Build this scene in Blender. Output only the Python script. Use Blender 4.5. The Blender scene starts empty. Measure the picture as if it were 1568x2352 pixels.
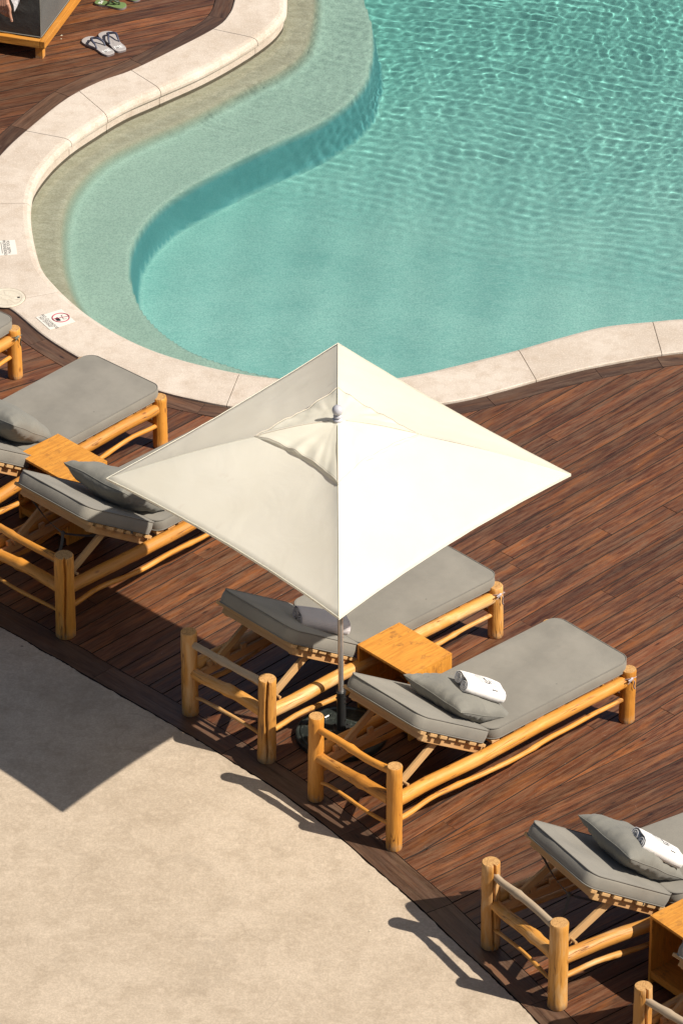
import bpy, bmesh, math, random
import numpy as np
from mathutils import Vector, Matrix, noise
random.seed(7)
C = bpy.context.scene.collection
PI = math.pi
# ---------------------------------------------------------------- camera geometry
TH = 0.573021; FP = 14015.0; CH = 22.935       # pitch, focal length (px of a 1568x2352 frame), height
def back(px, py, z=0.0):
    """point of the horizontal plane z seen at photo position (px, py)"""
    c, s = math.cos(TH), math.sin(TH)
    u = (px-784)/FP; v = (py-1176)/FP
    d = (u, c-v*s, -s-v*c); t = (z-CH)/d[2]
    return (d[0]*t, d[1]*t)
WZ = -0.130                                       # water level
def backw(px, py, zb):
    """same, for a point lying under water at height zb (refracted ray)"""
    c, s = math.cos(TH), math.sin(TH)
    u = (px-784)/FP; v = (py-1176)/FP
    d = Vector((u, c-v*s, -s-v*c)).normalized()
    t = (WZ-CH)/d.z; p = d*t
    h = Vector((d.x, d.y, 0))/1.33; dz = math.sqrt(1-h.length_squared)
    k = (WZ-zb)/dz
    return (p.x+h.x*k, p.y+h.y*k)
# ---------------------------------------------------------------- node helpers
ALB = .86          # common albedo trim
class NT:
    def __init__(s, name):
        s.m = bpy.data.materials.new(name); s.m.use_nodes = True
        s.t = s.m.node_tree; s.t.nodes.clear()
        s.out = s.n('ShaderNodeOutputMaterial')
    def n(s, typ, **kw):
        nd = s.t.nodes.new(typ)
        for k, v in kw.items(): setattr(nd, k, v)
        return nd
    def l(s, a, b): s.t.links.new(a, b)
    def val(s, sock, v):
        if hasattr(v, 'is_linked') or isinstance(v, bpy.types.NodeSocket): s.l(v, sock)
        else:
            if sock.type == 'RGBA' and len(v) == 3: v = (*v, 1)
            sock.default_value = v
    def coord(s, kind='Object'):
        return s.n('ShaderNodeTexCoord').outputs[kind]
    def attr(s, name, out='Vector'):
        return s.n('ShaderNodeAttribute', attribute_name=name).outputs[out]
    def mapping(s, vec, scale=(1,1,1), rot=(0,0,0), loc=(0,0,0)):
        m = s.n('ShaderNodeMapping'); s.l(vec, m.inputs[0])
        m.inputs['Scale'].default_value = scale; m.inputs['Rotation'].default_value = rot
        m.inputs['Location'].default_value = loc
        return m.outputs[0]
    def noise(s, vec, scale=5, detail=4, rough=0.55, dist=0):
        n = s.n('ShaderNodeTexNoise'); s.l(vec, n.inputs['Vector'])
        n.inputs['Scale'].default_value = scale; n.inputs['Detail'].default_value = detail
        n.inputs['Roughness'].default_value = rough; n.inputs['Distortion'].default_value = dist
        return n.outputs['Fac']
    def voro(s, vec, scale=5, feature='F1', out='Distance'):
        n = s.n('ShaderNodeTexVoronoi', feature=feature); s.l(vec, n.inputs['Vector'])
        n.inputs['Scale'].default_value = scale
        return n.outputs[out]
    def ramp(s, fac, stops, interp='LINEAR'):
        r = s.n('ShaderNodeValToRGB'); s.val(r.inputs[0], fac)
        cr = r.color_ramp; cr.interpolation = interp
        while len(cr.elements) < len(stops): cr.elements.new(0.5)
        for e, (p, c) in zip(cr.elements, stops):
            e.position = p
            e.color = (c, c, c, 1) if isinstance(c, (int, float)) else (*c, 1)
        return r.outputs[0]
    def mix(s, fac, a, b, mode='MIX'):
        m = s.n('ShaderNodeMix', data_type='RGBA', blend_type=mode)
        s.val(m.inputs[0], fac); s.val(m.inputs[6], a); s.val(m.inputs[7], b)
        return m.outputs[2]
    def math(s, op, a, b=0.0):
        m = s.n('ShaderNodeMath', operation=op); s.val(m.inputs[0], a); s.val(m.inputs[1], b)
        return m.outputs[0]
    def bump(s, h, strength=0.3, dist=0.01):
        b = s.n('ShaderNodeBump'); s.val(b.inputs['Height'], h)
        b.inputs['Strength'].default_value = strength; b.inputs['Distance'].default_value = dist
        return b.outputs[0]
    def bsdf(s, color, rough=0.6, normal=None, spec=0.5, metal=0.0, sheen=0.0, **kw):
        b = s.n('ShaderNodeBsdfPrincipled')
        g = s.n('ShaderNodeMix', data_type='RGBA', blend_type='MULTIPLY'); g.inputs[0].default_value = 1
        s.val(g.inputs[6], color); g.inputs[7].default_value = (ALB, ALB, ALB, 1)
        s.l(g.outputs[2], b.inputs['Base Color']); s.val(b.inputs['Roughness'], rough)
        b.inputs['Specular IOR Level'].default_value = spec
        b.inputs['Metallic'].default_value = metal
        if sheen: b.inputs['Sheen Weight'].default_value = sheen
        for k, v in kw.items(): s.val(b.inputs[k], v)
        if normal is not None: s.l(normal, b.inputs['Normal'])
        s.l(b.outputs[0], s.out.inputs[0])
        return b
# ---------------------------------------------------------------- mesh helpers
class MB:
    """collects geometry; build() links it as ONE mesh object"""
    def __init__(s): s.v = []; s.f = []; s.a = []; s.mi = []; s.sm = []
    def add(s, verts, faces, att=None, mi=0, smooth=False):
        o = len(s.v); s.v += [tuple(p) for p in verts]
        s.f += [tuple(o+i for i in f) for f in faces]
        s.mi += [mi]*len(faces); s.sm += [smooth]*len(faces)
        s.a += [tuple(x) for x in att] if att is not None else [tuple(p) for p in verts]
    def box(s, x0, x1, y0, y1, z0, z1, M=None, mi=0, seed=None, b=0.0, axis=0):
        """box with chamfered edges; grain runs along 'axis'"""
        r = random.random()*40 if seed is None else seed
        if b <= 0:
            vs = [(x,y,z) for z in (z0,z1) for y in (y0,y1) for x in (x0,x1)]
            fs = [(0,2,3,1),(4,5,7,6),(0,1,5,4),(2,6,7,3),(0,4,6,2),(1,3,7,5)]
        else:
            bm = bmesh.new(); bmesh.ops.create_cube(bm, size=1)
            for v in bm.verts:
                v.co = Vector((x0+(v.co.x+.5)*(x1-x0), y0+(v.co.y+.5)*(y1-y0), z0+(v.co.z+.5)*(z1-z0)))
            bmesh.ops.bevel(bm, geom=bm.edges[:], offset=b, segments=2, profile=0.6, affect='EDGES')
            bm.verts.index_update()
            vs = [tuple(v.co) for v in bm.verts]; fs = [tuple(v.index for v in f.verts) for f in bm.faces]; bm.free()
        def at(p):
            q = [p[axis], p[(axis+1) % 3], p[(axis+2) % 3]]
            return (q[0]+r*3.1, q[1]+r, q[2]+r*1.7)
        at_ = [at(p) for p in vs]
        if M is not None: vs = [M @ Vector(p) for p in vs]
        s.add(vs, fs, at_, mi)
    def build(s, name, mats, parent=None, loc=None):
        me = bpy.data.meshes.new(name)
        me.from_pydata(s.v, [], s.f)
        if not isinstance(mats, (list, tuple)): mats = [mats]
        for m in mats: me.materials.append(m)
        me.polygons.foreach_set('material_index', s.mi)
        me.polygons.foreach_set('use_smooth', s.sm)
        at = me.attributes.new('bco', 'FLOAT_VECTOR', 'POINT')
        at.data.foreach_set('vector', np.array(s.a, dtype=np.float32).ravel())
        me.update()
        o = bpy.data.objects.new(name, me); C.objects.link(o)
        if parent is not None: o.parent = parent
        if loc is not None: o.location = loc
        return o
def tag(o, label=None, cat=None, group=None, kind=None):
    if label: o['label'] = label
    if cat: o['category'] = cat
    if group: o['group'] = group
    if kind: o['kind'] = kind
    return o
def thing(name, loc=(0,0,0), rz=0.0, label=None, cat=None, group=None):
    o = bpy.data.objects.new(name, None); C.objects.link(o)
    o.location = loc; o.rotation_euler = (0, 0, rz); o.empty_display_size = 0.1
    return tag(o, label, cat, group)
def frames(pts):
    """parallel-transport frames along a polyline"""
    P = [Vector(p) for p in pts]; T = []
    for i in range(len(P)):
        a = P[max(i-1,0)]; b = P[min(i+1,len(P)-1)]; T.append((b-a).normalized())
    up = Vector((0,0,1)) if abs(T[0].z) < 0.9 else Vector((1,0,0))
    n = (up - T[0]*up.dot(T[0])).normalized(); out = []
    for i in range(len(P)):
        n = (n - T[i]*n.dot(T[i])).normalized(); out.append((P[i], T[i], n, T[i].cross(n)))
    return out
def tube(mb, pts, rad, seg=14, lump=0.0, lf=6.0, mi=0, cap_mi=None, cap=True, bevel=0.0, groove=None, seed=None, closed=False):
    r0 = random.random()*50 if seed is None else seed
    fr = frames(pts); n = len(fr)
    if not hasattr(rad, '__len__'): rad = [rad]*n
    vs = []; at = []; L = 0.0
    for i, (p, t, a, b) in enumerate(fr):
        if i: L += (p-fr[i-1][0]).length
        for k in range(seg):
            th = 2*PI*k/seg; r = rad[i]
            if lump:
                q = Vector((math.cos(th)*1.0, math.sin(th)*1.0, L*lf+r0))
                r *= 1 + lump*noise.noise(q*1.3) + lump*.5*noise.noise(q*3.1+Vector((7,0,0)))
            if groove:
                g = groove(th, L)
                r *= (1-g)
            vs.append(p + (a*math.cos(th) + b*math.sin(th))*r)
            at.append((L+r0*2.3, math.cos(th)*rad[i]+r0, math.sin(th)*rad[i]+r0*.6))
    fs = []
    for i in range(n-1):
        for k in range(seg):
            k2 = (k+1) % seg
            fs.append((i*seg+k, i*seg+k2, (i+1)*seg+k2, (i+1)*seg+k))
    if closed:
        for k in range(seg):
            k2 = (k+1) % seg; fs.append(((n-1)*seg+k, (n-1)*seg+k2, k2, k))
    mb.add(vs, fs, at, mi, True)
    if cap and not closed:
        for end in (0, n-1):
            p, t, a, b = fr[end]; sg = -1 if end == 0 else 1
            ring = vs[end*seg:(end+1)*seg]
            cv = [p + t*sg*0.001]; ca = [(0+r0, r0, r0*.6)]
            for q in ring:
                cv.append(q); d = q-p; ca.append((r0, d.dot(a)+r0, d.dot(b)+r0*.6))
            cf = []
            for k in range(seg):
                k2 = (k+1) % seg
                cf.append((0, 1+k, 1+k2) if sg > 0 else (0, 1+k2, 1+k))
            mb.add(cv, cf, ca, mi if cap_mi is None else cap_mi, False)
def catmull(P, n=10, closed=False):
    P = [Vector(p) for p in P]; out = []
    N = len(P); rng = range(N) if closed else range(N-1)
    for i in rng:
        if closed: p0, p1, p2, p3 = P[(i-1) % N], P[i], P[(i+1) % N], P[(i+2) % N]
        else: p0, p1, p2, p3 = P[max(i-1,0)], P[i], P[i+1], P[min(i+2,N-1)]
        for k in range(n):
            t = k/n
            out.append(0.5*((2*p1)+(p2-p0)*t+(2*p0-5*p1+4*p2-p3)*t*t+(3*p1-p0-3*p2+p3)*t**3))
    if not closed: out.append(P[-1])
    return out
def offset2(P, d):
    """offset a 2-D polyline to its left by d"""
    out = []
    for i in range(len(P)):
        a = P[max(i-1,0)]; b = P[min(i+1,len(P)-1)]
        t = Vector((b[0]-a[0], b[1]-a[1])); t.normalize()
        out.append(Vector((P[i][0]-t.y*d, P[i][1]+t.x*d)))
    return out
# ---------------------------------------------------------------- materials
def wood_honey(name, base=(0.70,0.295,0.042), dark=(0.34,0.115,0.014), pale=(0.80,0.48,0.17), pale_amt=0.30):
    s = NT(name); v = s.attr('bco')
    g = s.noise(s.mapping(v, (5, 60, 60)), 1.0, 5, .6)
    g2 = s.noise(s.mapping(v, (2.5, 9, 9)), 1.0, 4, .6, .6)
    col = s.mix(s.ramp(g, [(.36, 0), (.66, 1)]), dark, base)
    col = s.mix(.62, col, base)
    col = s.mix(s.math('MULTIPLY', s.ramp(g2, [(.48, 0), (.72, 1)]), pale_amt), col, pale)
    spots = s.noise(s.mapping(v, (14, 30, 30)), 1.0, 3, .6)
    col = s.mix(s.math('MULTIPLY', s.ramp(spots, [(.64, 0), (.74, 1)]), .55), col, dark)
    ck = s.noise(s.mapping(v, (1.1, 17, 17)), 1.0, 3, .55)
    ckm = s.math('MULTIPLY', s.ramp(ck, [(.486, 0), (.497, 1), (.503, 1), (.514, 0)]), s.ramp(s.noise(s.mapping(v, (2.5, 6, 6)), 1.0, 2), [(.50, 0), (.60, .8)]))
    col = s.mix(ckm, col, (.13,.045,.012))
    kn = s.voro(s.mapping(v, (5.5, 13, 13)), 1.0)
    col = s.mix(s.ramp(kn, [(.05, .8), (.16, 0)]), col, (.24,.085,.018))
    ind = s.noise(s.mapping(v, (.11, .23, .23)), 1.0, 1)
    col = s.mix(1.0, col, s.ramp(ind, [(.35, (.80,.78,.80)), (.5, (1,1,1)), (.65, (1.10,1.14,1.35))]), 'MULTIPLY')
    ft = s.n('ShaderNodeSeparateXYZ'); s.l(s.coord('Object'), ft.inputs[0])
    fm = s.math('MULTIPLY', s.ramp(ft.outputs[2], [(.0, 1), (.075, 0)]), s.ramp(s.noise(s.coord('Object'), 40, 3), [(.38, 0), (.6, .75)]))
    col = s.mix(fm, col, (.36,.27,.18))
    h = s.math('ADD', s.math('SUBTRACT', g, ckm), s.math('MULTIPLY', g2, .8))
    s.bsdf(col, s.ramp(g, [(.3, .62), (.7, .42)]), s.bump(h, .6, .005), spec=.4)
    return s.m
def wood_raw(name, base=(0.60,0.34,0.12), dark=(0.28,0.14,0.045)):
    s = NT(name); v = s.attr('bco')
    g = s.noise(s.mapping(v, (6, 90, 90)), 1.0, 5, .65)
    g2 = s.noise(s.mapping(v, (6, 10, 10)), 1.0, 3, .6)
    col = s.mix(s.ramp(g, [(.35, 0), (.65, 1)]), dark, base)
    col = s.mix(.5, col, base); col = s.mix(s.math('MULTIPLY', g2, .5), col, (.50,.37,.24))
    s.bsdf(col, .7, s.bump(g, .5, .003), spec=.3); return s.m
def end_grain(name):
    s = NT(name); v = s.attr('bco')
    g = s.noise(s.mapping(v, (1, 90, 90)), 1.0, 4, .7)
    g2 = s.noise(s.mapping(v, (1, 22, 22)), 1.0, 3, .6)
    col = s.mix(s.ramp(g, [(.35, 0), (.65, 1)]), (.36,.18,.06), (.64,.38,.15))
    col = s.mix(s.math('MULTIPLY', g2, .6), col, (.60,.32,.11))
    cr = s.voro(s.mapping(v, (1, 26, 26)), 1.0, 'DISTANCE_TO_EDGE')
    col = s.mix(s.ramp(cr, [(0, .75), (.035, 0)]), col, (.16,.07,.025))
    s.bsdf(col, .75, s.bump(g, .5, .003), spec=.3); return s.m
def deck_wood(name, edge=False):
    s = NT(name); v = s.attr('bco')
    rnd = s.attr('rnd', 'Fac')
    w = s.mapping(v, (1, 1, 1))
    fine = s.noise(s.mapping(v, (5, 75, 1)), 1.0, 6, .75)
    streak = s.noise(s.mapping(v, (.75, 24, 1)), 1.0, 7, .72, .35)
    blot = s.noise(s.mapping(v, (1.8, 14, 1)), 1.0, 6, .66, .5)
    if edge:
        a, b, c, d = (.052,.026,.015), (.105,.052,.030), (.165,.105,.070), (.20,.085,.035)
    else:
        a, b, c, d = (.046,.016,.008), (.140,.045,.017), (.225,.125,.070), (.400,.135,.030)
    col = s.mix(s.ramp(streak, [(.40, 0), (.60, 1)]), a, b)
    col = s.mix(s.ramp(blot, [(.50, 0), (.76, .65)]), col, d)
    col = s.mix(s.math('MULTIPLY', s.ramp(fine, [(.44, 0), (.62, 1)]), .5), col, c)
    col = s.mix(s.ramp(fine, [(.30, .6), (.44, 0)]), col, (.022,.010,.006))
    # per-board tone
    tone = s.ramp(rnd, [(0, (.72,.70,.70)), (.35, (.96,.94,.93)), (.7, (1.10,1.07,1.04)), (1, (1.45,1.36,1.26))])
    col = s.mix(1.0, col, tone, 'MULTIPLY')
    # weathered grey-brown wear, scratches
    wv = s.coord('Object')
    wear = s.noise(wv, .9, 4, .6); wear2 = s.noise(s.mapping(v, (3, 22, 1)), 1.0, 5, .75)
    wf = s.math('MULTIPLY', s.ramp(wear, [(.40, 0), (.62, 1)]), s.ramp(wear2, [(.48, 0), (.68, .75)]))
    col = s.mix(wf, col, (.165,.103,.062))
    sc = s.voro(s.mapping(wv, (1.3, 6.5, 1), (0,0,.5)), 2.0, 'DISTANCE_TO_EDGE')
    scm = s.math('MULTIPLY', s.ramp(sc, [(0, 1), (.006, 0)]), s.ramp(s.noise(wv, 2.2, 2), [(.60, 0), (.68, .4)]))
    col = s.mix(scm, col, (.36,.24,.17))
    # nail heads / knots
    kn = s.voro(s.mapping(v, (2.2, 8, 1)), 1.0, 'F1')
    col = s.mix(s.ramp(kn, [(.03, .9), (.085, 0)]), col, (.018,.010,.008))
    sp = s.voro(wv, 9.0, 'F1')
    col = s.mix(s.ramp(sp, [(.018, .8), (.03, 0)]), col, (.42,.34,.27))
    h = s.math('ADD', s.math('MULTIPLY', fine, .6), streak)
    s.bsdf(col, s.ramp(streak, [(.3, .36), (.7, .56)]), s.bump(h, .5, .004), spec=.5)
    return s.m
def fabric(name, col, scale=900, wr=.25, dirt=.12, sheen=.15):
    s = NT(name); o = s.coord('Object')
    w = s.noise(o, scale, 2, .5); big = s.noise(o, 3.2, 4, .6); st = s.noise(o, 9, 4, .6)
    c = s.mix(s.ramp(big, [(.35, 0), (.7, 1)]), tuple(x*(1-dirt) for x in col), tuple(min(1, x*(1+dirt*.7)) for x in col))
    c = s.mix(s.ramp(st, [(.66, 0), (.74, .35)]), c, tuple(x*.75 for x in col))
    sp = s.voro(o, 4.1); c = s.mix(s.ramp(sp, [(.02, .6), (.035, 0)]), c, tuple(x*.45 for x in col))
    wn = s.noise(s.mapping(o, (1, 1, 1)), 7, 3, .5, .8)
    h = s.math('ADD', s.math('MULTIPLY', w, .04), s.math('MULTIPLY', wn, wr))
    s.bsdf(c, .88, s.bump(h, .5, .02), spec=.2, sheen=sheen)
    return s.m
def concrete(name, ca, cb, cc, gr=220, rough=.85, mott=1.0, crack=False, speck=.45, pale=.30):
    s = NT(name); o = s.coord('Object')
    g = s.noise(o, gr, 3, .7); g1 = s.noise(o, gr*.37, 3, .6)
    big = s.noise(o, 1.1*mott, 5, .62, .3); mid = s.noise(o, 5.5*mott, 5, .65)
    c = s.mix(s.ramp(big, [(.34, 0), (.66, 1)]), ca, cb)
    c = s.mix(s.math('MULTIPLY', s.ramp(mid, [(.46, 0), (.72, 1)]), .7), c, cc)
    c = s.mix(s.math('MULTIPLY', s.ramp(g, [(.44, 1), (.58, 0)]), speck), c, tuple(x*.5 for x in ca))
    c = s.mix(s.math('MULTIPLY', s.ramp(g1, [(.5, 0), (.66, 1)]), pale), c, tuple(min(1, x*1.28) for x in cb))
    if crack:
        wob = s.n('ShaderNodeVectorMath', operation='ADD'); s.l(o, wob.inputs[0])
        nn = s.n('ShaderNodeTexNoise'); s.l(o, nn.inputs['Vector']); nn.inputs['Scale'].default_value = 3
        sc = s.n('ShaderNodeVectorMath', operation='SCALE'); s.l(nn.outputs['Color'], sc.inputs[0]); sc.inputs['Scale'].default_value = .35
        s.l(sc.outputs[0], wob.inputs[1])
        e = s.voro(wob.outputs[0], .62, 'DISTANCE_TO_EDGE')
        m = s.math('MULTIPLY', s.ramp(e, [(0, .4), (.0020, 0)]), s.ramp(s.noise(o, 1.3, 3), [(.46, 0), (.56, .7)]))
        c = s.mix(m, c, tuple(x*.45 for x in ca))
        st = s.noise(s.mapping(o, (1,1,1), (0,0,.7)), 2.0, 6, .75, .6)
        c = s.mix(s.ramp(st, [(.55, 0), (.80, .45)]), c, tuple(x*.55 for x in ca))
        dd = s.voro(o, 1.6); c = s.mix(s.ramp(dd, [(.010, .75), (.022, 0)]), c, (.10,.08,.06))
    h = s.math('ADD', g, s.math('MULTIPLY', g1, .8))
    s.bsdf(c, rough, s.bump(h, .45, .004), spec=.3)
    return s.m
def plain(name, col, rough=.5, metal=0.0, spec=.5, nz=0.0):
    s = NT(name)
    c = col
    if nz:
        n = s.noise(s.coord('Object'), 14, 4, .6)
        c = s.mix(s.ramp(n, [(.3, 0), (.7, 1)]), tuple(x*(1-nz) for x in col), tuple(min(1, x*(1+nz)) for x in col))
    s.bsdf(c, rough, None, spec, metal); return s.m
M = {}
M['honey'] = wood_honey('honey_log')
M['honey_pale'] = wood_honey('honey_log_pale', (0.68,0.32,0.065), (0.34,0.13,0.025), (0.78,0.54,0.28), .8)
M['end'] = end_grain('log_end_grain')
M['raw'] = wood_raw('slat_wood')
M['raw_dark'] = wood_raw('crosspiece_wood', (.60,.30,.09), (.28,.12,.035))
M['deck'] = deck_wood('deck_board')
M['deck_edge'] = deck_wood('deck_border_board', True)
M['grey'] = fabric('grey_canvas', (.242,.221,.184), dirt=.14)
M['grey_dark'] = fabric('grey_canvas_pillow', (.200,.190,.162), wr=1.0)
M['piping'] = plain('grey_piping', (.185,.17,.145), .9)
M['grey_wood'] = wood_raw('weathered_bar', (.46,.36,.25), (.24,.17,.11))
M['coping'] = concrete('coping_concrete', (.57,.475,.385), (.70,.605,.51), (.50,.395,.30), gr=200, mott=1.6, speck=.25)
M['walk'] = concrete('walkway_concrete', (.485,.385,.280), (.575,.465,.348), (.385,.298,.208), gr=62, crack=True, speck=.26, pale=.22)
M['dark'] = plain('joint_dark', (.03,.022,.016), .95)
# ---------------------------------------------------------------- pool, coping, walkway
PAIR = [((660,-330),(575,-345)),((662,-150),(572,-165)),((659,0),(540,-10)),((650,48),(522,36)),((592,100),(487,66)),((480,166),(393,115)),((370,216),(300,160)),
 ((290,252),(225,187)),((220,294),(148,228)),((165,332),(58,300)),((120,375),(5,350)),((85,425),(-38,405)),((72,478),(-62,470)),
 ((75,540),(-64,540)),((95,618),(-50,620)),((130,665),(-12,683)),((180,712),(36,716)),((225,745),(101,770)),((278,777),(172,815)),
 ((340,806),(258,860)),((408,830),(370,898)),((480,849),(448,917)),((552,864),(520,931)),((632,875),(610,942)),((740,884),(735,950)),
 ((850,882),(872,944)),((949,868),(1003,927)),((1034,849),(1078,914)),((1110,830),(1152,895)),((1187,810),(1231,873)),
 ((1284,782),(1330,848)),((1384,757),(1430,828)),((1496,745),(1519,813)),((1575,739),(1585,808)),((1720,740),(1715,814)),((1950,775),(1900,860)),((2250,900),(2160,980))]
JOINTS = [4, 6, 7.6, 9, 12, 15.35, 18.3, 22, 29, 32, 34.5]
NS = 12
inn = catmull([(*back(*a, -.03), 0) for a, b in PAIR], NS)
outr = catmull([(*back(*b, .015), 0) for a, b in PAIR], NS)
inn2 = [Vector((p.x, p.y)) for p in inn]; out2 = [Vector((p.x, p.y)) for p in outr]
def build_coping():
    mb = MB(); js = [int(round(j*NS)) for j in JOINTS]
    cuts = [0]+js+[len(inn)-1]
    prof = [(.0, -.5), (.0, -.056), (-.022, -.052), (-.024, -.030), (-.016, -.008), (.004, .007), (.035, .014), (.09, .015)]
    for a, b in zip(cuts[:-1], cuts[1:]):
        vs = []; np_ = 0
        for i in range(a, b+1):
            A, B = inn2[i], out2[i]; d = B-A; W = d.length; d.normalize()
            tt = (inn2[min(i+1, len(inn)-1)]-inn2[max(i-1, 0)]).normalized()
            sh = Vector((0,0))
            if i == a and i > 0: sh = tt*.0028
            if i == b and i < len(inn)-1: sh = -tt*.0028
            row = [(w+.022 if k > 0 else .03, z) for k, (w, z) in enumerate(prof)]
            row += [(W*f, .015) for f in (.5, .75)] + [(W-.012, .015), (W-.004, .010), (W-.004, -.5)]
            np_ = len(row)
            for w, z in row:
                p = A + d*w + sh; vs.append((p.x, p.y, z))
        fs = []
        for i in range(b-a):
            for k in range(np_-1):
                fs.append((i*np_+k, i*np_+k+1, (i+1)*np_+k+1, (i+1)*np_+k))
        fs.append(tuple(range(np_))); fs.append(tuple(reversed(range((b-a)*np_, (b-a+1)*np_))))
        mb.add(vs, fs, None, 0, False)
    # dark mortar below the joints
    vs = []; fs = []
    for i in range(len(inn2)):
        A, B = inn2[i], out2[i]; d = (B-A).normalized()
        p = A+d*.025; q = B-d*.01; vs += [(p.x,p.y,-.004), (q.x,q.y,-.004)]
        if i: fs.append((2*i-2, 2*i-1, 2*i+1, 2*i))
    mb.add(vs, fs, None, 1)
    o = mb.build('pool_coping', [M['coping'], M['dark']]); tag(o, kind='structure')
    for p in o.data.polygons: p.use_smooth = False
build_coping()
# basin ------------------------------------------------------------------
Z1, Z2 = -.195, -.325
def zfloor(X, Y): return -.76 - .070*np.clip(Y-38.3, 0, 9)
S2 = [(700,-260),(712,-60),(722,0),(716,60),(700,112),(655,155),(570,200),(480,248),(400,288),(320,322),(250,358),(200,400),(160,455),(143,520),(143,590),(152,640),(172,690),(205,735),(262,782),(330,818)]
S3 = [(770,-300),(812,-60),(835,0),(852,50),(857,100),(850,150),(838,190),(806,230),(770,258),(720,290),(640,325),(560,362),(480,405),(420,440),(370,475),(325,525),(300,580),(298,640),(318,700),(352,745),(400,785),(455,815),(520,838),(580,856),(640,868)]
def poly_close(P):
    return P
worldend = [(4.09, 36.51), (6.18, 39.07), (6.84, 43.35), (5.65, 48.06), (2.13, 49.9), (-0.17, 48.8), (-0.79, 47.31)]
inner_poly = inn2 + [Vector(w) for w in worldend]
s2 = [Vector(backw(*p, Z1)) for p in S2]; s2 = [Vector((p.x,p.y)) for p in catmull([(*p, 0) for p in s2], 6)]
s3 = [Vector(backw(*p, Z2)) for p in S3]; s3 = [Vector((p.x,p.y)) for p in catmull([(*p, 0) for p in s3], 6)]
# near side: the shelves run on as narrow ledges under the coping
inn_off = offset2(inn2, 0)
def ledge(i0, i1, d):
    out = []
    for i in range(i0, i1, 4):
        A, B = inn2[i], out2[i]; out.append(A+(A-B).normalized()*d)
    return out
far = [Vector(w) for w in [(3.88, 36.88), (5.89, 39.07), (6.47, 43.35), (5.32, 47.76), (2.14, 49.46), (0.35, 48.8)]]
s2_poly = s2 + ledge(21*NS, 34*NS, .05) + far
s3_poly = s3 + ledge(25*NS, 34*NS, .085) + far
def sdf(px, py, poly):
    P = np.array([(p[0], p[1]) for p in poly]); Q = np.roll(P, -1, 0)
    d = np.full(px.shape, 1e9); ins = np.zeros(px.shape, bool)
    for (ax, ay), (bx, by) in zip(P, Q):
        ex, ey = bx-ax, by-ay; wx, wy = px-ax, py-ay
        t = np.clip((wx*ex+wy*ey)/(ex*ex+ey*ey+1e-12), 0, 1)
        d = np.minimum(d, (wx-ex*t)**2+(wy-ey*t)**2)
        c = ((ay > py) != (by > py)) & (px < (bx-ax)*(py-ay)/((by-ay) if by != ay else 1e-12)+ax)
        ins ^= c
    d = np.sqrt(d); return np.where(ins, d, -d)          # positive inside
def sstep(x, a, b):
    t = np.clip((x-a)/(b-a), 0, 1); return t*t*(3-2*t)
def grid_mesh(name, xs, ys, zfun, mask_poly, keep, mats, smooth=True, cols=None):
    X, Y = np.meshgrid(xs, ys); Xf, Yf = X.ravel(), Y.ravel()
    d = sdf(Xf, Yf, mask_poly); Z = zfun(Xf, Yf, d)
    nx, ny = len(xs), len(ys)
    idx = np.arange(nx*ny).reshape(ny, nx)
    q = np.stack([idx[:-1,:-1], idx[:-1,1:], idx[1:,1:], idx[1:,:-1]], -1).reshape(-1, 4)
    ok = (d[q] > keep).any(1); q = q[ok]
    used = np.unique(q); mp = np.full(nx*ny, -1); mp[used] = np.arange(len(used)); q = mp[q]
    co = np.stack([Xf, Yf, Z], 1)[used]
    me = bpy.data.meshes.new(name)
    me.vertices.add(len(co)); me.vertices.foreach_set('co', co.astype(np.float32).ravel())
    me.loops.add(q.size); me.loops.foreach_set('vertex_index', q.ravel().astype(np.int32))
    me.polygons.add(len(q)); me.polygons.foreach_set('loop_start', np.arange(0, q.size, 4, dtype=np.int32))
    me.polygons.foreach_set('loop_total', np.full(len(q), 4, dtype=np.int32))
    me.polygons.foreach_set('use_smooth', np.full(len(q), smooth))
    for m in mats: me.materials.append(m)
    me.update(calc_edges=True); me.validate()
    o = bpy.data.objects.new(name, me); C.objects.link(o)
    return o, co
def basin_z(X, Y, d):
    a = sdf(X, Y, s2_poly); b = sdf(X, Y, s3_poly)
    z = np.full(X.shape, Z1) + (Z2-Z1)*sstep(a, -.03, .08)
    zf = zfloor(X, Y)
    z = z + (zf-Z2)*sstep(b, 0, .07)
    return z
xs = np.arange(-3.0, 7.2, .03); ys = np.arange(36.2, 50.2, .03)
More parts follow.
